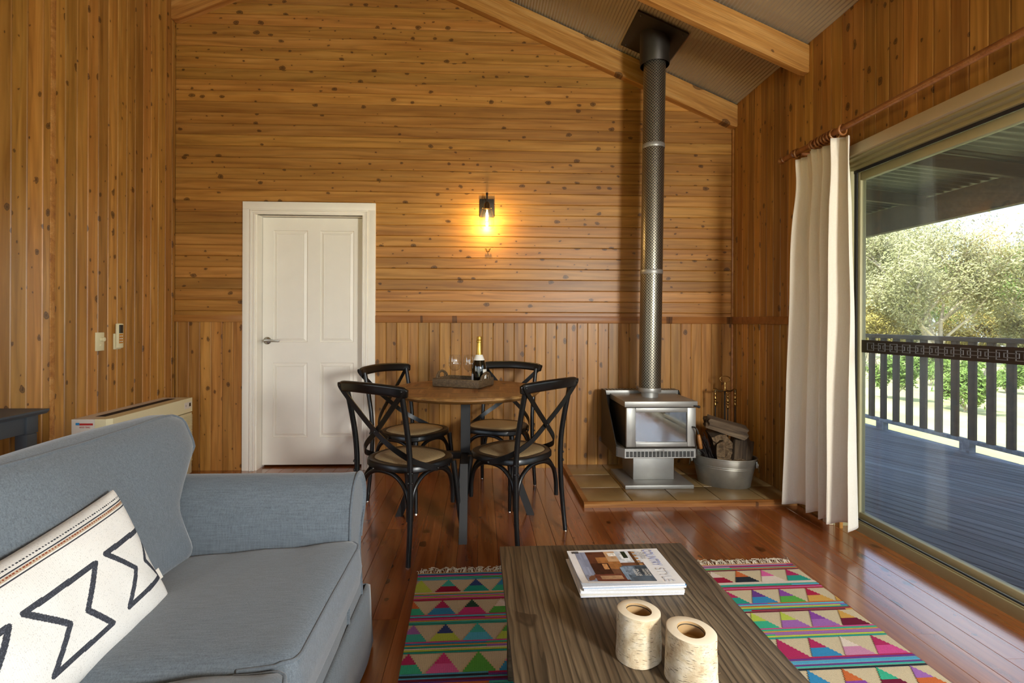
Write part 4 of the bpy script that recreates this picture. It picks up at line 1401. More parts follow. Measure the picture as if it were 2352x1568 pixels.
dup(ch, (-0.452, 3.496, 0), face((.826, -.564)), 'black cross-back chair standing in front of the white door')
dup(ch, (0.1235, 3.6385, 0), face((-.41, -.912)), 'black cross-back chair against the wall behind the champagne bottle')
dup(ch, (0.192, 2.924, 0), face((-.715, .698)), 'black cross-back chair nearest the stove')

# ================================================================== TRAY, GLASSES, BOTTLE
fv = Vector((-.011 + .301, 3.136 - 3.272)); ta = math.atan2(fv.y, fv.x)
fr_ = Vector((-.011, 3.136)); ux = fv.normalized(); uy = Vector((-ux.y, ux.x))
TL, TW = 0.325, 0.235
tc_ = fr_ - ux * TL / 2 + uy * TW / 2
tray = thing('wicker_tray', 'dark woven rattan serving tray with arched handles', 'tray', (tc_.x, tc_.y, TH + 0.0015), ta)
def uvbox(o, s=1.0):
    ul = o.data.uv_layers.new(name='UVMap')
    for p in o.data.polygons:
        n_ = p.normal
        for li in p.loop_indices:
            c = o.data.vertices[o.data.loops[li].vertex_index].co
            if abs(n_.z) > .7: uv = (c.x, c.y)
            elif abs(n_.y) > abs(n_.x): uv = (c.x, c.z)
            else: uv = (c.y, c.z)
            ul.data[li].uv = (uv[0] * s, uv[1] * s * 2.2)
b = MB(); b.box(-TL / 2 + .004, TL / 2 - .004, -TW / 2 + .004, TW / 2 - .004, 0, 0.008); o = obj('base', b, 'rattan', tray); uvbox(o)
for a in ((-TL / 2, TL / 2, -TW / 2, -TW / 2 + .012), (-TL / 2, TL / 2, TW / 2 - .012, TW / 2), (-TL / 2, -TL / 2 + .012, -TW / 2 + .012, TW / 2 - .012), (TL / 2 - .012, TL / 2, -TW / 2 + .012, TW / 2 - .012)):
    b = MB(); b.box(a[0], a[1], a[2], a[3], 0.0, 0.042, .003); o = obj('side', b, 'rattan', tray, 40); uvbox(o)
b = MB()
per = [(-TL / 2 + .006, -TW / 2 + .006, .043), (TL / 2 - .006, -TW / 2 + .006, .043), (TL / 2 - .006, TW / 2 - .006, .043), (-TL / 2 + .006, TW / 2 - .006, .043)]
b.tube(per, 0.007, 8, True); o = obj('rim', b, 'rattan', tray, 60); uvbox(o)
for s in (-1, 1):
    b = MB(); b.tube(catmull([(s * (TL / 2 - .006), -.07, .042), (s * (TL / 2 - .004), -.055, .066), (s * (TL / 2), -.02, .084), (s * (TL / 2), .02, .084), (s * (TL / 2 - .004), .055, .066), (s * (TL / 2 - .006), .07, .042)], 6), 0.0085, 8)
    hd = obj('handle', b, 'rattan', tray, 60); uvbox(hd)
    for yy in (-.035, .035):
        q = MB(); q.tube([(s * (TL / 2 - .004), yy, .042), (s * (TL / 2 - .002), yy, .078)], 0.005, 6); o = obj('handle_upright', q, 'rattan', hd, 60); uvbox(o)
def on_tray(a, c): p = tc_ + ux * a + uy * c; return (p.x, p.y, TH + 0.0105)
def wine_glass(label, loc):
    t = thing('wine_glass', label, 'glass', loc, 0, 'wine glasses on the tray')
    b = MB(); b.lathe([(0.0305, 0.092), (0.0395, 0.112), (0.0415, 0.130), (0.039, 0.155), (0.0335, 0.183), (0.0342, 0.183), (0.0397, 0.155), (0.0423, 0.130), (0.0403, 0.111), (0.031, 0.090), (0.018, 0.080), (0.003, 0.077)], 36, cap=False)
    b.lathe([(0.002, 0.0785), (0.018, 0.0818), (0.0305, 0.092)], 36, cap=False)
    obj('bowl', b, 'wine_glass', t, 60)
    b = MB(); b.lathe([(0.0042, 0.078), (0.0033, 0.06), (0.0035, 0.015), (0.006, 0.006), (0.02, 0.0032), (0.034, 0.002), (0.034, 0.0), (0.001, 0.0)], 28, cap=False)
    obj('stem', b, 'wine_glass', t, 60)
    return t
wine_glass('empty wine glass at the left end of the tray', on_tray(-.085, .042))
wine_glass('empty wine glass beside the champagne bottle', on_tray(0.012, .062))
bt = thing('champagne_bottle', 'dark champagne bottle with gold foil neck on the tray', 'bottle', on_tray(.105, .012), R(20))
b = MB(); b.lathe([(0.002, 0.008), (0.03, 0.004), (0.043, 0.0), (0.0465, 0.006), (0.0470, 0.05), (0.0465, 0.105), (0.0415, 0.135), (0.031, 0.165), (0.0215, 0.190), (0.0165, 0.215)], 40, cap=False)
obj('body', b, 'bottle_glass', bt, 60)
b = MB(); b.lathe([(0.0222, 0.190), (0.0172, 0.215), (0.0160, 0.25), (0.0158, 0.268), (0.0195, 0.272), (0.0192, 0.28), (0.0168, 0.284), (0.0170, 0.296), (0.0145, 0.306), (0.002, 0.308)], 32, cap=False)
obj('foil', b, 'gold_foil', bt, 40)
b = MB(); b.lathe([(0.0355, 0.156), (0.0315, 0.1665), (0.0222, 0.190), (0.0205, 0.196)], 40, cap=False)
obj('neck_label', b, 'paper_white', bt, 60)
def lab_arc(a0, a1, z0, z1, mat):
    b = MB(); vs = []; fs = []
    for i in range(13):
        a = R(a0 + (a1 - a0) * i / 12); vs += [(0.0476 * math.cos(a), 0.0476 * math.sin(a), z0), (0.0474 * math.cos(a), 0.0474 * math.sin(a), z1)]
        if i: fs.append((2 * i - 2, 2 * i, 2 * i + 1, 2 * i - 1))
    b.add(vs, fs); return obj('label_front' if mat == 'paper_white' else 'label_back', b, mat, bt, 60)
lab_arc(-78, 20, 0.022, 0.10, 'paper_white'); lab_arc(-215, -160, 0.012, 0.07, 'paper_edge')

# ================================================================== WALL LAMP
wlp = thing('wall_lamp', 'black wall lamp with a glowing bulb in a clear glass shade', 'lamp', (0.048, YB, 2.12))
b = MB(); b.box(-0.058, 0.058, -0.014, 0.0, -0.075, 0.075, 0.004); obj('backplate', b, 'black_steel', wlp, 40)
for s in (-1, 1):
    q = MB(); q.sphere((s * .036, -.016, .0), .005, 8, 6); obj('screw', q, 'brass', wlp, 60)
b = MB(); b.tube(catmull([(0, -.01, .02), (0, -.04, .06), (0, -.075, .098), (0, -.10, .085), (0, -.105, .04), (0, -.105, .01)], 6), 0.0065, 10); b.sphere((0, -.085, .098), .010, 10, 8); obj('arm', b, 'black_steel', wlp, 60)
b = MB(); b.lathe([(0.006, .03), (0.016, .024), (0.022, .010), (0.022, -.020), (0.026, -.026)], 24, (0, -.105, 0), cap=False); obj('socket', b, 'brass_dark', wlp, 50)
b = MB(); b.lathe([(0.027, -.022), (0.038, -.034), (0.050, -.075), (0.059, -.125), (0.0585, -.155), (0.050, -.180), (0.034, -.192)], 36, (0, -.105, 0), cap=False); obj('glass_shade', b, 'lamp_glass', wlp, 60)
b = MB(); b.sphere((0, -.105, -.085), .0105, 12, 10, (1, 1, 3.4)); obj('bulb', b, 'filament', wlp, 60)
ld = bpy.data.lights.new('wall_lamp_light', 'POINT'); ld.energy = 2.6; ld.color = (1.0, 0.68, 0.26); ld.shadow_soft_size = 0.02
lo = bpy.data.objects.new('wall_lamp_light', ld); COL.objects.link(lo); lo.parent = wlp; lo.location = (0, -.105, -.14)
hk = MB()
hk.tube([(0, 0, 0), (0, -.02, -.004)], .004, 8); hk.tube([(0, -.005, -.025), (0, -.006, .004)], .004, 8)
for s in (-1, 1):
    hk.tube(catmull([(0, -.006, -.012), (s * .010, -.018, -.006), (s * .016, -.024, .010)], 4), .0032, 8); hk.sphere((s * .016, -.024, .014), .0065, 10, 8)
o = obj('coat_hook', hk, 'brass', None, 60, (0.058, YB, 1.775)); tag(o, 'tiny brass double hook on the wall below the lamp', 'hook')

# ================================================================== CURTAIN AND ROD
RX, RZ = 1.985, 2.268
rod = thing('curtain_rod', 'turned timber curtain pole running above the glass door', 'curtain rod', (RX, 0, RZ))
b = MB(); b.tube([(0, -1.05, 0), (0, 3.27, 0)], 0.0165, 16); b.v = [(p[0], p[1], p[2]) for p in b.v]
o = obj('pole', b, 'rod_wood', rod, 60)
b = MB(); b.lathe([(0.0165, 0), (0.021, 0.003), (0.021, 0.012), (0.014, 0.018), (0.022, 0.03), (0.023, 0.04), (0.014, 0.058), (0.007, 0.064), (0.006, 0.072), (0.001, 0.076)], 20)
obj('finial', b, 'rod_wood', rod, 50, (0, 3.27, 0), (R(-90), 0, 0))
for y in (3.17, 1.1, -0.9):
    b = MB(); b.lathe([(0.022, -.007), (0.026, -.004), (0.026, .004), (0.022, .007)], 20); b.v = [(p[0], p[2] + y, p[1]) for p in b.v]
    b.tube([(0.02, y, 0), (XR - RX, y, 0)], 0.010, 10)
    q = MB(); q.lathe([(0.028, 0), (0.024, -.012)], 18); q.v = [(XR - RX + p[2], y + p[0], p[1]) for p in q.v]
    b.add(q.v, q.f); obj('bracket', b, 'rod_wood', rod, 50)
cur = thing('curtain', 'cream pleated curtain hanging to the floor beside the glass door', 'curtain', (0, 0, 0))
NS, NZ_ = 220, 70
NF = 4.5
b = MB(); vs = []; fs = []
zt_, zb_ = 2.222, 0.045
for j in range(NZ_ + 1):
    v = j / NZ_                              # 0 top, 1 bottom
    z_ = zt_ + (zb_ - zt_) * v
    y_far = 3.19 + 0.075 * v ** 1.5 - 0.03 * math.exp(-((v - .1) / .1) ** 2); y_near = 2.695 - 0.055 * v
    head = math.exp(-(v / 0.05) ** 2)
    for i in range(NS + 1):
        s = i / NS
        ph = 2 * PI * NF * s + 0.9 * math.sin(2 * PI * s * 1.3 + 1.0) + 0.5 * v * math.sin(6 * s + 2)
        w = math.sin(ph)
        w = w * 0.85 + 0.25 * math.sin(2 * ph + 1.7 * v + 0.8) * (0.3 + 0.7 * v) + 0.2 * noise.noise((s * 9, v * 2.2, 4))
        amp = 0.036 * (1 + 0.35 * math.sin(7.3 * s + 1.2)) * (0.55 + 0.45 * min(1, v * 6)) * (1 + 0.25 * v)
        x_ = 1.985 + amp * w + 0.012 * noise.noise((s * 5, v * 3, 1)) + 0.008 * math.sin(2 * PI * NF * 3 * s) * head
        y_ = y_far + (y_near - y_far) * s + 0.012 * math.cos(ph) * (0.4 + v) + 0.010 * noise.noise((s * 4, v * 4, 7))
        hem = 0.010 * math.cos(ph * 0.5 + 1) * head + 0.055 * s * v ** 20 + 0.012 * math.sin(ph) * v ** 8
        vs.append((x_, y_, z_ + hem))
for j in range(NZ_):
    for i in range(NS):
        a = j * (NS + 1) + i
        fs.append((a, a + NS + 1, a + NS + 2, a + 1))
b.add(vs, fs)
o = obj('drape', b, 'curtain_fabric', cur, 180)
sm = o.modifiers.new('thickness', 'SOLIDIFY'); sm.thickness = 0.003
rt = MB(); rt.lathe([(0.024, -.005), (0.0275, -.006), (0.031, -.004), (0.0325, 0), (0.031, .004), (0.0275, .006), (0.024, .005), (0.0225, 0), (0.024, -.005)], 28, cap=False)
rm = rt.mesh('ring', 60); rm.materials.append(M['rod_wood'])
for y, tl in ((3.135, .3), (2.985, .1), (2.962, -.1), (2.935, .15), (2.905, 0), (2.88, .1), (2.852, -.1), (2.828, .1), (2.80, 0), (2.735, .25)):
    obj('ring', rm, 'rod_wood', cur, loc=(RX, y, RZ - 0.008), rot=(R(90), 0, tl))

# ================================================================== SOFA
sf = thing('sofa', 'grey fabric sofa with rolled arms, loose cushions and a skirt', 'sofa', (0, 0, 0))
FXs, BXs = -0.42, -1.28
SY0, SY1 = -0.55, 1.92
b = MB(); b.soft(((FXs + BXs) / 2, (SY0 + SY1) / 2 - .06, 0.235), (FXs - BXs, SY1 - SY0 - .16, 0.27), 0.03, 8); obj('base', b, 'sofa_fabric', sf, 50)
# skirt
b = MB(); vs = []; fs = []
path = []
for t in range(61): path.append((FXs + 0.012, SY0 + (SY1 - SY0) * t / 60))
for t in range(1, 21): path.append((FXs + 0.012 + (BXs - FXs - .012) * t / 20, SY1))
for i, (px_, py_) in enumerate(path):
    wv_ = 0.006 * math.sin(i * 0.9) + 0.01 * noise.noise((i * 0.3, 0, 3))
    nx_, ny_ = (1, 0) if i <= 60 else (0, 1)
    vs += [(px_ + nx_ * (0.018 + wv_), py_ + ny_ * (0.012 + wv_), 0.012), (px_ + nx_ * .003, py_ + ny_ * .003, 0.22), (px_ - nx_ * .012, py_ - ny_ * .012, 0.225)]
    if i:
        for q in range(2): fs.append((3 * i - 3 + q, 3 * i + q, 3 * i + q + 1, 3 * i - 2 + q))
b.add(vs, fs); o = obj('skirt', b, 'sofa_fabric', sf, 70); o.modifiers.new('thickness', 'SOLIDIFY').thickness = 0.004
def snapped(mbx, path, off=0.0015):
    bv = BVHTree.FromPolygons([Vector(p) for p in mbx.v], mbx.f)
    out = []
    for p in path:
        c_, n_, i_, d_ = bv.find_nearest(Vector(p))
        if n_.dot(Vector(p) - c_) < 0 and (Vector(p) - c_).length > .002 and n_.dot(c_ - (sum((Vector(q) for q in mbx.v[::50]), Vector()) / len(mbx.v[::50]))) < 0: n_ = -n_
        out.append(c_ + n_ * off)
    return out
def arm(ynear, sgn):
    # section in (Y, Z), seat side first
    S_ = [(0.0, .10), (0.0, .40), (0.002, .52), (0.012, .585), (0.040, .640), (0.085, .672), (0.130, .674), (0.178, .650), (0.212, .606), (0.216, .565), (0.198, .520), (0.165, .475), (0.150, .40), (0.185, .24), (0.19, .10)]
    S2 = catmull([(q[0], q[1], 0) for q in S_], 4)
    b = MB(); vs = []; fs = []
    m_ = len(S2); cols = [(FXs - .002, .93), (FXs + 0.005, .96), (FXs + 0.003, 1.0), (FXs - 0.01, 1.012), (FXs - .05, 1.0), (FXs - .3, 1.0), (FXs - .6, 1.0), (BXs, 1.0)]
    cy_, cz_ = 0.10, 0.45
    for xx, k_ in cols:
        for q in S2:
            vs.append((xx, ynear + sgn * (cy_ + (q.x - cy_) * k_), cz_ + (q.y - cz_) * k_))
    for i in range(len(cols) - 1):
        for j in range(m_ - 1):
            f_ = (i * m_ + j, i * m_ + j + 1, (i + 1) * m_ + j + 1, (i + 1) * m_ + j)
            fs.append(f_ if sgn > 0 else f_[::-1])
    fs.append(tuple(range(m_)) if sgn < 0 else tuple(range(m_ - 1, -1, -1)))
    fs.append(tuple((len(cols) - 1) * m_ + j for j in range(m_)) if sgn > 0 else tuple((len(cols) - 1) * m_ + j for j in range(m_ - 1, -1, -1)))
    b.add(vs, fs); a_ = obj('arm', b, 'sofa_fabric', sf, 45)
    p = MB(); p.tube([(FXs + 0.004, ynear + sgn * (cy_ + (q.x - cy_) * 1.01), cz_ + (q.y - cz_) * 1.008) for q in S2 if q.y > .43], 0.0042, 8); obj('piping', p, 'sofa_piping', a_, 60)
arm(1.662, 1)
arm(SY0 + .20, -1)
b = MB(); b.soft((BXs + 0.06, (SY0 + SY1) / 2 - .03, 0.44), (0.16, SY1 - SY0 - .22, 0.72), 0.07, 8); obj('back_frame', b, 'sofa_fabric', sf, 60)
edges = [(1.072, 1.672), (0.46, 1.068), (-0.155, 0.456)]
for y0, y1 in edges:
    cy_ = (y0 + y1) / 2; L = y1 - y0
    def seatfn(p, L=L):
        q = Vector(p)
        u, w = p.x / 0.27, p.y / (L / 2)
        q.z += 0.022 * (p.x / .29) - 0.006 + 0.008 * noise.noise((p.x * 9, p.y * 3, 1.3 + y0)) - (0.006 * max(0, abs(w) - .8) / .2 if p.z > 0 else 0)
        if p.x > 0.2: q.x += 0.012 * (1 - abs(p.z) / .085)
        return q
    b = MB(); b.soft((-0.675, cy_, 0.397), (0.58, L, 0.170), 0.030, 22, (0.0, 0.0, 0.022), seatfn)
    c = obj('seat_cushion', b, 'sofa_fabric', sf, 60)
    p = MB(); zz = 0.466
    zf = zz + .020
    loop = [(-0.386, y0 + .045, zf - .006), (-0.380, y0 + .09, zf - .003), (-0.376, cy_, zf), (-0.380, y1 - .09, zf - .003), (-0.386, y1 - .045, zf - .006), (-0.41, y1 - .016, zf - .008), (-0.5, y1 - .006, zf - .012)]
    p.tube(snapped(b, catmull([(-0.5, y0 + .006, zf - .012), (-0.41, y0 + .016, zf - .008)] + loop, 6)), 0.0042, 8); obj('piping', p, 'sofa_piping', c, 60)
    # back cushion: thick, leaning, pinched over the arm
    H_ = 0.45
    def backfn(p, L=L, y1=y1):
        q = Vector(p)
        t = (p.z + H_ / 2) / H_
        q.x += -0.155 * t + 0.022 * noise.noise((p.y * 4, p.z * 5, y1)) * (1 if p.x > 0 else 0)
        q.x -= 0.02 * (t > .9) * (t - .9) * 10
        if p.x < .07 and t > .6: q.z -= 0.034 * (t - .6) / .4 * min(1, (.07 - p.x) / .06)
        if p.x < 0: q.x += 0.085 * t * min(1, -p.x / .06)
        if t > .4: q.y += (0.195 if p.y > 0 and y1 > 1.6 else 0.02) * math.copysign(1, p.y) * (abs(p.y) / (L / 2)) ** 3 * min(1, (t - .4) / .3)
        return q
    b = MB(); b.soft((-0.975, cy_, 0.455 + H_ / 2 - .010), (0.17, L + .01, H_), 0.055, 20, (0.045, 0.0, 0.008), backfn)
    c = obj('back_cushion', b, 'sofa_fabric', sf, 60)
    p = MB(); yy0, yy1 = y0 - .032, y1 + .036
    yf = yy1 + (.145 if y1 > 1.6 else -.02)
    P = [(-0.905, yf - .08, 0.55), (-0.955, yf - .05, 0.66), (-0.995, yf - .01, 0.74), (-1.030, yf - .004, 0.825), (-1.043, yf - .010, 0.862), (-1.056, yf - .035, 0.884), (-1.050, yf - .10, 0.890), (-1.036, cy_, 0.897), (-1.050, yy0 + .09, 0.890), (-1.056, yy0 + .05, 0.884)]
    p.tube(snapped(b, catmull(P, 6)), 0.0045, 8); obj('piping', p, 'sofa_piping', c, 60)

# ---- cream lumbar pillow with woven stripes and stepped motif
def pillow():
    L, Hh, T2 = 0.55, 0.318, 0.13
    nu, nv = 330, 210
    cream, dark, rust = lin('#dedbd6'), lin('#3b3d44'), lin('#8a4430')
    tan = lin('#b8a48c')
    motif = [(-.078, -.118), (-.048, -.028), (-.098, .012), (.010, .108), (.030, .045), (.078, .030), (-.012, -.022)]
    def segd(px_, py_, a, c):
        dx, dy = c[0] - a[0], c[1] - a[1]
        t = max(0, min(1, ((px_ - a[0]) * dx + (py_ - a[1]) * dy) / (dx * dx + dy * dy)))
        return math.hypot(px_ - a[0] - dx * t, py_ - a[1] - dy * t)
    # outline as seen in the cloth: u along the pillow (towards the far end), v up
    shape = [(-.105, .002), (.040, .078), (.022, -.002), (.098, -.052), (-.040, -.130), (-.018, -.048)]
    shape = [(-.083, .050), (.083, .046), (.020, -.026), (.058, -.088), (-.086, -.086), (-.024, -.024)]
    centres = [0.204, 0.007, -0.19]
    def colour(u, v):
        px_, py_ = u * L / 2, v * Hh / 2
        for y_, hw, c, dash in ((.141, .0017, dark, 1), (.1315, .0015, dark, 0), (.1255, .0014, rust, 1), (.1165, .0017, dark, 0)):
            if abs(py_ - y_) < hw:
                if dash and math.sin(px_ * 900) < -0.3: continue
                return c
        if .1205 < py_ < .1285: return tan
        for cu in centres:
            qx = px_ - cu
            if abs(qx) < .13:
                P = shape
                d = min(segd(qx, py_, P[i], P[(i + 1) % len(P)]) for i in range(len(P)))
                if d < .0062:
                    return dark if random.random() > .18 else tuple(x * 1.9 for x in dark[:3]) + (1,)
        if random.random() < .05: return tuple(x * .8 for x in cream[:3]) + (1,)
        return cream
    b = MB(); vs = []; fs = []; cols = []
    for side in (1, -1):
        base = len(vs)
        for j in range(nv + 1):
            for i in range(nu + 1):
                if side < 0 and (i % 6 or j % 6): continue
                u, v = 2 * i / nu - 1, 2 * j / nv - 1
                w = max(0, (1 - abs(u) ** 2.6)) ** .5 * max(0, (1 - abs(v) ** 2.6)) ** .5
                px_ = u * L / 2 * (1 - .055 * (1 - abs(v) ** 2) * (abs(u) ** 3)); py_ = v * Hh / 2 * (1 - .06 * (1 - u * u) * abs(v) ** 3)
                z_ = side * (T2 / 2 * w ** .8 + 0.002) + 0.004 * noise.noise((px_ * 14, py_ * 14, side))
                vs.append((px_, py_, z_))
        a_, c_ = (nu, nv) if side > 0 else (nu // 6, nv // 6)
        for j in range(c_):
            for i in range(a_):
                k_ = base + j * (a_ + 1) + i
                q = (k_, k_ + 1, k_ + a_ + 2, k_ + a_ + 1)
                fs.append(q if side > 0 else q[::-1])
                cols.append(colour(2 * (i + .5) / a_ - 1, 2 * (j + .5) / c_ - 1) if side > 0 else cream)
    b.v, b.f, b.fc, b.mi = vs, fs, cols, [0] * len(fs)
    return b
random.seed(3)
pm = pillow().mesh('pillow', 180)
pw = obj('throw_pillow', pm, 'pillow_weave')
tag(pw, 'cream lumbar cushion with black stripes and zigzag motif on the sofa', 'cushion')
# long axis along +Y, top edge towards the backrest
u_ = Vector((.0629, .990, .1257)).normalized()
v_ = Vector((-.384, -.0923, .9187)); v_ = (v_ - u_ * v_.dot(u_)).normalized()
n_ = u_.cross(v_)
cpos = Vector((-0.895, 1.091, 0.583))
pw.matrix_world = m4(u_, v_, n_, cpos)
tb = MB(); tb.box(-.012, .012, -.008, .02, -.001, .001); lb = obj('care_tag', tb, 'white_plastic', pw); lb.matrix_local = m4((1, 0, 0), (0, 1, 0), (0, 0, 1), (.278, -.10, 0))

# ================================================================== RUG
rug = thing('rug', 'flat woven rug with rows of bright two-tone triangles and fringe', 'rug', (0.652, 1.55, 0.0), R(1.6))
RW, RF, RN = 1.83, 0.905, -0.95
palette = [lin(c) for c in ('#c8407a', '#d8649c', '#b02848', '#c02f5a', '#48b0a0', '#5ab8d0', '#b0305e', '#d0508e', '#9a1f3c', '#2f9a86', '#3fb08a', '#3a8ab8', '#58a8c8', '#6b3f8a', '#8a4aa0', '#c86a3a', '#d0a050', '#b8c850', '#5ca848', '#30503f', '#2d3138', '#3a4a80', '#c88aa8', '#e0d0c0', '#a06ab0', '#702038')]
beige = lin('#cdbd9c')
rn = random.Random(17)
b = MB()
def flat(x0, x1, y0, y1, c, z_=0.0075): b.add([(x0, y0, z_), (x1, y0, z_), (x1, y1, z_), (x0, y1, z_)], [(0, 1, 2, 3)], c)
y = RF
hw = RW / 2
PER, TRI = 0.1735, 0.106
while y > RN + PER:
    ys = y
    nst = 7; h_ = (PER - TRI) / nst
    for s in range(nst):
        xx = -hw
        c = rn.choice(palette)
        while xx < hw:
            x2 = min(hw, xx + rn.choice((.3, .5, .9, 2.0)))
            flat(xx, x2, ys - h_ * (s + 1), ys - h_ * s, c, 0.0085 + 0.0012 * (s % 2))
            xx = x2
            if rn.random() < .7: c = rn.choice(palette)
    y1_ = ys - h_ * nst; y2_ = y1_ - TRI
    pitch = 0.1245; off = -hw - rn.choice((0.0, .02, -.02))
    flat(-hw, hw, y2_, y1_, beige, 0.0070)
    k_ = 0
    while off + k_ * pitch < hw + .06:
        cx_ = off + k_ * pitch; k_ += 1
        c1, c2 = rn.choice(palette), rn.choice(palette)
        nr = 9
        for r_ in range(nr):
            f0 = r_ / nr; w0 = 0.058 * (r_ + 0.55) / nr
            xa_, xb_ = max(-hw, cx_ - w0), min(hw, cx_ + w0)
            if xb_ - xa_ < .002: continue
            flat(xa_, xb_, y1_ - TRI * (r_ + 1) / nr, y1_ - TRI * r_ / nr, c1 if f0 < .5 else c2, 0.0090)
    y = y2_
b.box(-hw, hw, RN, RF, 0.0005, 0.0068, 0, beige)
obj('woven_body', b, 'rug_weave', rug)
fr = MB(); rn = random.Random(4)
for yend, dr_ in ((RF, 1), (RN, -1)):
    for i in range(330):
        x_ = -hw + RW * (i + rn.uniform(-.4, .4)) / 329
        bun = 0.016 * math.sin(i * 0.9)
        L = rn.uniform(.03, .065)
        p = [(x_, yend - .004 * dr_, .006), (x_ + bun * .4, yend + dr_ * L * .35, rn.uniform(.008, .016)), (x_ + bun + rn.uniform(-.012, .012), yend + dr_ * L * .75, rn.uniform(.005, .012)), (x_ + bun + rn.uniform(-.022, .022), yend + dr_ * L, .003)]
        fr.tube(catmull(p, 3), 0.0016, 5)
fo = obj('fringe', fr, 'cotton', rug, 60); fo['kind'] = 'stuff'

# ================================================================== COFFEE TABLE
CT = thing('coffee_table', 'weathered brown timber coffee table on the patterned rug', 'coffee table', (0.395, 1.20, 0.0), R(0.6))
b = MB()
cwid, clen, ctop = 0.64, 1.15, 0.42
q = MB(); q.box(-clen / 2, clen / 2, -cwid / 2, cwid / 2, -0.022, 0.0, 0.0015)
obj('tabletop', q, 'coffee_wood', CT, 40, (0, 0, ctop), (0, 0, PI / 2))
b = MB()
for s in (-1, 1):
    b.box(s * (cwid / 2 - .05) - .012, s * (cwid / 2 - .05) + .012, -clen / 2 + .06, clen / 2 - .06, ctop - .085, ctop - .0225)
    b.box(-cwid / 2 + .06, cwid / 2 - .06, s * (clen / 2 - .05) - .012, s * (clen / 2 - .05) + .012, ctop - .085, ctop - .0225)
obj('apron', b, 'coffee_wood', CT)
for sx_ in (-1, 1):
    for sy_ in (-1, 1):
        q = MB(); x_, y_ = sx_ * (cwid / 2 - .055), sy_ * (clen / 2 - .055)
        q.box(x_ - .03, x_ + .03, y_ - .03, y_ + .03, 0.0105, ctop - .0225, .003); obj('leg', q, 'coffee_wood', CT, 40)

# ---- magazines: long side across, spine towards the left; cover top to the right
mang = math.atan2(1.669 - 1.660, .583 - .276)
mdir = Vector((math.cos(mang), math.sin(mang))); 
def magazine(label, z0, th, cx_, cy_, rot, L=.300, W=.225, cover=None, lift=0.0):
    t = thing('magazine', label, 'magazine', (cx_, cy_, z0), rot, 'magazines stacked on the coffee table')
    q = MB(); q.box(-L / 2 + .001, L / 2 - .001, -W / 2 + .001, W / 2 - .001, 0.0006, th - .0006); obj('pages', q, 'paper_edge', t)
    return t
ms = [(.0060, .432, 1.545, .02, 'glossy magazine at the bottom of the stack'), (.0085, .437, 1.549, -.015, 'thick white-edged magazine second from the bottom of the stack'), (.0080, .441, 1.553, .03, 'dark covered magazine under the top one')]
z_ = 0.4212
for th, cx_, cy_, rz, lab in ms:
    t = magazine(lab, z_, th, cx_, cy_, rz)
    q = MB(); q.box(-.15, .15, -.1125, .1125, th - .0005, th, 0); obj('cover', q, 'blue_print' if 'dark' in lab else 'paper_white', t)
    z_ += th + .0003
tm = magazine('magazine with a country kitchen cover on top of the stack', z_, .006, .437, 1.551, mang)
cov = MB()
def cb_(x0, x1, y0, y1, c, dz=0.0): cov.add([(x0, y0, .0066 + dz), (x1, y0, .0066 + dz), (x1, y1, .0066 + dz), (x0, y1, .0066 + dz)], [(0, 1, 2, 3)], lin(c))
# cover, x: foot (left) to head (right); y: spine far (+) ... near edge
q = MB(); n_ = 24; vs = []; fs = []
for i in range(n_ + 1):
    for j in range(13):
        x_, y_ = -.150 + .300 * i / n_, -.1125 + .225 * j / 12
        curl = 0.010 * max(0, 1 - j / 5) ** 2 * max(0, 1 - i / n_ * 1.1) + .0005
        vs.append((x_, y_, .006 + curl))
for i in range(n_):
    for j in range(12):
        a = i * 13 + j; fs.append((a, a + 13, a + 14, a + 1))
q.add(vs, fs, lin('#e4e2e0')); obj('cover', q, 'print_paper', tm, 80)
def curlz(x_, y_):
    i = (x_ + .150) / .300; j = (y_ + .1125) / .225 * 12
    return .006 + 0.010 * max(0, 1 - j / 5) ** 2 * max(0, 1 - i * 1.1) + .0005
pic = [(-.128, .072, -.098, .098, '#6f4a36'), (-.128, -.095, -.098, .098, '#8d93a8'), (-.095, -.03, .02, .098, '#5a3222'), (-.07, .0, -.03, .06, '#a06a3c'), (-.035, .012, .03, .098, '#c29a72'), (-.025, .006, .065, .088, '#e8e2d8'),
       (.0, .072, .02, .098, '#c9cdd2'), (.012, .05, .03, .085, '#dfe1e0'), (.02, .035, .05, .095, '#26301f'), (.046, .056, -.01, .095, '#5a3a22'), (-.005, .072, -.098, .0, '#56626e'), (.0, .03, -.06, -.005, '#7a8796'), (.035, .070, -.06, -.005, '#3f4850'), (-.095, -.04, -.05, .02, '#3d2118'), (-.1, -.005, -.098, -.05, '#6d3a2c'), (-.085, -.02, -.085, -.06, '#b08a68'), (-.06, -.045, -.02, .015, '#c08a58'), (-.012, .0, -.09, -.01, '#7f93a6')]
pm_ = MB()
for k_, (x0, x1, y0, y1, c) in enumerate(pic):
    nx = 6
    for i in range(nx):
        for j in range(4):
            xa_, xb_ = x0 + (x1 - x0) * i / nx, x0 + (x1 - x0) * (i + 1) / nx
            ya_, yb2 = y0 + (y1 - y0) * j / 4, y0 + (y1 - y0) * (j + 1) / 4
            dz = .0003 + .00006 * k_
            jit = 1 + random.uniform(-.22, .22)
            cc = tuple(min(1, v_ * jit) for v_ in lin(c)[:3]) + (1,)
            pm_.add([(xa_, ya_, curlz(xa_, ya_) + dz), (xb_, ya_, curlz(xb_, ya_) + dz), (xb_, yb2, curlz(xb_, yb2) + dz), (xa_, yb2, curlz(xa_, yb2) + dz)], [(0, 1, 2, 3)], cc)
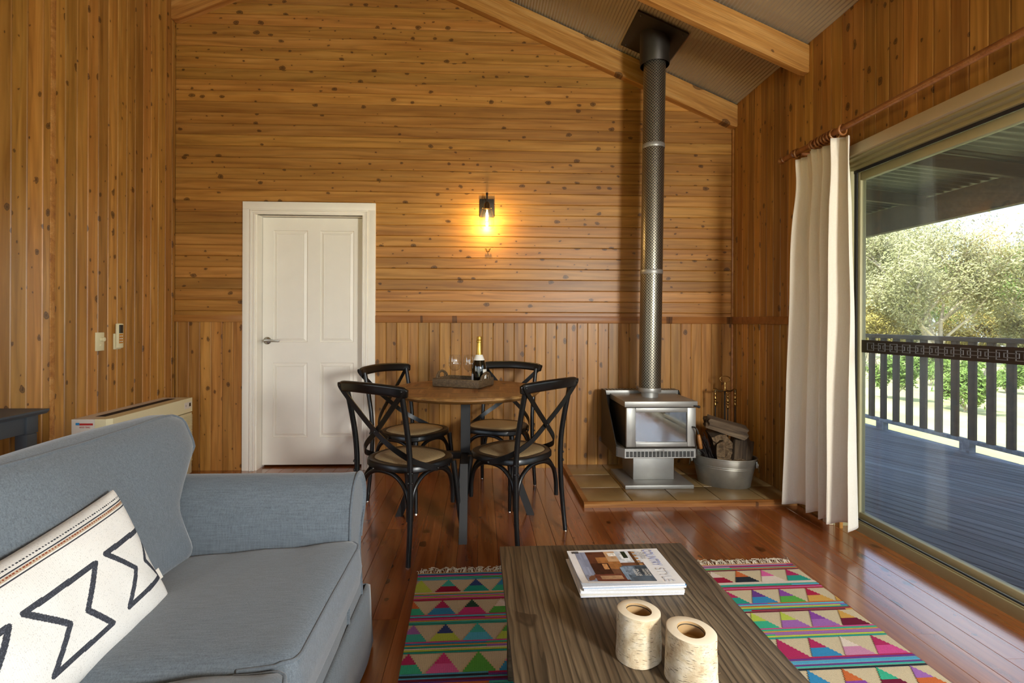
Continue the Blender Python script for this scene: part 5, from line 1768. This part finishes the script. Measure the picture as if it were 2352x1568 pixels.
for i in range(5):
    y_ = .085 - .02 * i
    pm_.add([(.060 + .006 * math.cos(a), y_ + .006 * math.sin(a), .0082) for a in [2 * PI * j / 14 for j in range(14)]], [tuple(range(14))], lin('#b5895a'))
for i in range(14):     # barcode
    pm_.add([(-.138 + .0017 * i, .090, .0072), (-.138 + .0017 * i + (.0006 + .0005 * (i % 3)), .090, .0072), (-.138 + .0017 * i + (.0006 + .0005 * (i % 3)), .105, .0072), (-.138 + .0017 * i, .105, .0072)], [(0, 1, 2, 3)], lin('#303030'))
obj('cover_picture', pm_, 'print_paper', tm)
def cover_text(txt, size, x_, y_, mat, wid=None):
    me = text_mesh(txt, size)
    o = obj('lettering', me, mat, tm); o.location = (x_, y_, .0090); o.rotation_euler = (0, 0, -PI / 2)
    if wid:
        w = max(v.co.x for v in me.vertices) - min(v.co.x for v in me.vertices)
        o.scale = (wid / w, 1, 1)
plain('title_blue', '#8e96c4', .5); plain('title_pale', '#ccccd2', .5); plain('ink_grey', '#6a6a70', .5)
cover_text('COUNTRY', .042, .096, .103, 'title_blue', .110)
cover_text('STYLE', .042, .096, -.022, 'title_pale', .080)
cover_text('KITCHEN &', .012, .083, .085, 'ink_grey', .045); cover_text('BATHROOM SPECIAL', .009, .075, .088, 'ink_grey', .05)
for i, (tx, xx) in enumerate((('DREAM', .060), ('HOMES', .050), ('PLUS', .032), ('GARDENS', .022))):
    cover_text(tx, .011, xx, -.026, 'paper_white', .040)
# ---- birch candle holders
def birch(label, loc, h, rz, tilt):
    t = thing('candle_holder', label, 'candle holder', loc, rz, 'birch log candle holders')
    n = 48; vs = []; fs = []
    lv = 14
    def rad(a, v): return 0.0505 * (1 + .05 * math.sin(a * 2 + 1) + .035 * noise.noise((math.cos(a) * 1.5, math.sin(a) * 1.5, v * 3 + rz)) + .05 * (1 - v))
    b = MB()
    for j in range(lv + 1):
        v = j / lv
        for i in range(n):
            a = 2 * PI * i / n; r_ = rad(a, v)
            x_, y_ = r_ * math.cos(a), r_ * math.sin(a)
            vs.append((x_, y_, v * (h + tilt * x_) + .0007))
    fs = [(j * n + i, j * n + (i + 1) % n, (j + 1) * n + (i + 1) % n, (j + 1) * n + i) for j in range(lv) for i in range(n)] + [tuple(range(n - 1, -1, -1))]
    b.add(vs, fs); obj('bark', b, 'birch_bark', t, 60)
    b = MB(); rings = [(1.0, 0.0, 0), (.965, .0012, 0), (0.0295, .0012, 1), (0.0290, 0.0, 1), (0.0290, -.028, 1), (0.001, -.028, 1)]
    vs = []
    for r_, dz, ab in rings:
        for i in range(n):
            a = 2 * PI * i / n; rr = r_ if ab else rad(a, 1) * r_
            x_, y_ = rr * math.cos(a), rr * math.sin(a)
            vs.append((x_, y_, h + tilt * x_ + dz + .0007))
    b.add(vs, [(q * n + i, q * n + (i + 1) % n, (q + 1) * n + (i + 1) % n, (q + 1) * n + i) for q in range(2) for i in range(n)]); obj('cut_top', b, 'birch_cut', t, 60)
    b2 = MB(); b2.add(vs, [(q * n + i, q * n + (i + 1) % n, (q + 1) * n + (i + 1) % n, (q + 1) * n + i) for q in (2, 3, 4) for i in range(n)]); obj('candle_hollow', b2, 'candle_hole', t, 30)
    cp = MB(); cp.tube([(.0288 * math.cos(2 * PI * i / 32), .0288 * math.sin(2 * PI * i / 32), h + tilt * .0288 * math.cos(2 * PI * i / 32) - .004) for i in range(32)], .0011, 6, True); obj('tin_cup_rim', cp, 'stove_dark', t, 60)
    pe = MB(); rn_ = random.Random(int(rz * 100))
    for i in range(26):
        a = rn_.uniform(0, 2 * PI); v = rn_.uniform(.1, .98); r_ = rad(a, v) + .0006
        d = Vector((-math.sin(a), math.cos(a), rn_.uniform(-.3, .3))); o_ = Vector((math.cos(a), math.sin(a), 0))
        p0 = o_ * r_ + Vector((0, 0, v * h)); pe.tube([p0, p0 + d * .004 + o_ * .001, p0 + d * rn_.uniform(.005, .010) + o_ * rn_.uniform(.001, .004)], .0004, 4)
    obj('peeling_bark', pe, 'bark_brown', t, 60)
birch('birch log candle holder nearer the magazines, small knot at its base', (0.3725, 1.183, 0.4205), 0.104, .4, -.10)
birch('birch log candle holder nearer the viewer with ragged peeling bark', (0.4615, 1.098, 0.4205), 0.106, 2.3, .06)

# ================================================================== LEFT SIDE: HEATER, SWITCH, REMOTE, SIDE TABLE
ht = thing('wall_heater', 'cream floor-standing air conditioner against the pine wall behind the sofa', 'air conditioner', (XL, 3.15, 0))
HD, HL, HH = 0.22, 0.88, 0.606
b = MB(); b.prism([(0.001, .03), (HD - .086, .03), (HD - .086, HH - .0005), (0.001, HH - .0005)], 0.0, HL, 'y'); obj('body', b, 'white_plastic', ht)
b = MB(); b.prism([(HD - .085, 0.0), (HD - .02, 0.0), (HD, .03), (HD, HL), (HD - .085, HL)], HH - .105, HH, 'z'); tp = obj('top_panel', b, 'cream_plastic', ht)
b = MB(); b.box(HD - .085, HD - .002, .03, HL, .03, HH - .112, .004); obj('front_panel', b, 'cream_plastic', ht, 40)
q = MB(); q.box(0.0, .007, .22, HL - .004, -.0035, .0035, .001); sm_ = q.mesh('grille_slat', 40); sm_.materials.append(M['cream_plastic'])
for i in range(30): obj('grille_slat', sm_, 'cream_plastic', ht, loc=(HD - .002, 0, HH - .135 - .0118 * i), rot=(0, R(-18), 0))
b = MB(); b.box(.075, .135, .09, HL - .07, HH - .004, HH + .0008); obj('air_slot', b, 'slot_dark', ht)
for i in range(4):
    q = MB(); q.box(.082 + .014 * i, .084 + .014 * i, .09, HL - .07, HH, HH + .002); obj('slot_fin', q, 'slot_dark', ht)
b = MB(); b.box(HD - .0005, HD + .001, HL - .105, HL - .012, HH - .075, HH - .028); cp = obj('control_plate', b, 'white_plastic', ht)
b = MB(); b.box(HD + .001, HD + .003, HL - .045, HL - .025, HH - .062, HH - .036); obj('display', b, 'lcd', cp)
b = MB(); b.box(HD + .001, HD + .0025, HL - .088, HL - .084, HH - .058, HH - .046); obj('indicator', b, 'ink_grey', cp)
b = MB(); b.box(.03, .125, -.0012, .0002, HH - .036, HH - .0245); stc = obj('service_sticker', b, 'red_print', ht)
b = MB(); b.box(.026, .048, -.0016, -.0013, HH - .035, HH - .021); obj('sticker_logo', b, 'blue_print', stc)
me = text_mesh('4930 7842', .0145); o = obj('lettering', me, 'red_print', stc); o.location = (.046, -.0014, HH - .053); o.rotation_euler = (PI / 2, 0, 0)
w = max(v.co.x for v in me.vertices); o.scale = (.064 / w, 1, 1)

sw = thing('dimmer_switch', 'cream dimmer switch plate on the pine wall', 'switch', (XL, 3.367, 1.06))
b = MB(); b.box(0.001, .010, -.036, .036, -.059, .059, .003); obj('plate', b, 'cream_plastic', sw, 40)
b = MB(); b.lathe([(.014, 0), (.013, .018), (.010, .020)], 20); b.v = [(.010 + p[2], p[0] + .012, p[1] + .014) for p in b.v]; obj('dial', b, 'cream_plastic', sw, 50)
b = MB(); b.lathe([(.008, 0), (.007, .004)], 16); b.v = [(.010 + p[2], p[0] + .004, p[1] - .026) for p in b.v]; obj('push_button', b, 'cream_plastic', sw, 50)
rm_ = thing('remote_control', 'cream remote control in a wall holder beside the switch', 'remote control', (XL, 3.522, 1.088))
b = MB(); b.box(0.001, .012, -.032, .032, -.085, .02, .003); obj('holder', b, 'cream_plastic', rm_, 40)
b = MB(); b.box(.012, .032, -.028, .028, -.078, .088, .007); rb_ = obj('body', b, 'cream_plastic', rm_, 40)
b = MB(); b.box(.0315, .0328, -.018, .020, .022, .078, .001); obj('display', b, 'lcd', rm_, 40)
b = MB(); b.box(.0315, .0326, -.018, .020, -.045, .018); kp = obj('keypad', b, 'orange_print', rm_)
for i in range(3):
    for j in range(2):
        q = MB(); q.box(.0326, .0345, -.014 + .017 * j, -.002 + .017 * j, -.036 + .018 * i, -.029 + .018 * i, .001); obj('button', q, 'white_plastic', kp, 40)

sd = thing('side_table', 'dark grey painted side table in front of the left pine wall', 'side table', (0, 0, 0))
tx0, tx1, ty0, ty1, tz = -3.25, -2.405, 1.95, 2.965, 0.703
b = MB(); b.prism([(tx0, tz - .006), (tx0, tz), (tx1, tz), (tx1, tz - .010), (tx1 - .014, tz - .026), (tx0 + .014, tz - .026)], ty0, ty1, 'y'); obj('tabletop', b, 'grey_paint', sd)
b = MB()
b.box(tx1 - .06, tx1 - .045, ty0 + .06, ty1 - .06, tz - .12, tz - .026); b.box(tx0 + .045, tx0 + .06, ty0 + .06, ty1 - .06, tz - .12, tz - .026)
b.box(tx0 + .06, tx1 - .06, ty1 - .06, ty1 - .045, tz - .12, tz - .026); b.box(tx0 + .06, tx1 - .06, ty0 + .045, ty0 + .06, tz - .12, tz - .026)
obj('apron', b, 'grey_paint', sd)
for x_ in (tx0 + .035, tx1 - .105):
    for y_ in (ty0 + .03, ty1 - .10):
        q = MB(); q.box(x_, x_ + .07, y_, y_ + .07, tz - .125, tz - .026, .002); q.box(x_ + .003, x_ + .067, y_ + .003, y_ + .067, 0, tz - .128, .002); q.box(x_ + .006, x_ + .064, y_ + .006, y_ + .064, tz - .129, tz - .124)
        obj('leg', q, 'grey_paint', sd, 40)

# ---- assumed unseen floor lamp added behind the camera for the flue's shadow and fill
fl = thing('assumed_floor_lamp', 'unseen large globe floor lamp beside the sliding door behind the viewer, assumed and added for light', 'lamp', (1.90, -1.10, 0))
b = MB(); b.lathe([(0.14, 0), (0.14, 0.018), (0.02, 0.03)], 32); obj('base', b, 'black_steel', fl, 40)
b = MB(); b.tube([(0, 0, 0.02), (0, 0, 1.32)], 0.011, 12); obj('pole', b, 'black_steel', fl, 60)
b = MB(); b.sphere((0, 0, 1.58), 0.28, 24, 16); 
bulb = obj('globe', b, 'lamp_glass', fl, 60)
ld = bpy.data.lights.new('assumed_floor_lamp_light', 'POINT'); ld.energy = 160; ld.color = (0.95, 0.98, 1.0); ld.shadow_soft_size = 0.28
lo = bpy.data.objects.new('assumed_floor_lamp_light', ld); COL.objects.link(lo); lo.parent = fl; lo.location = (0, 0, 1.58)
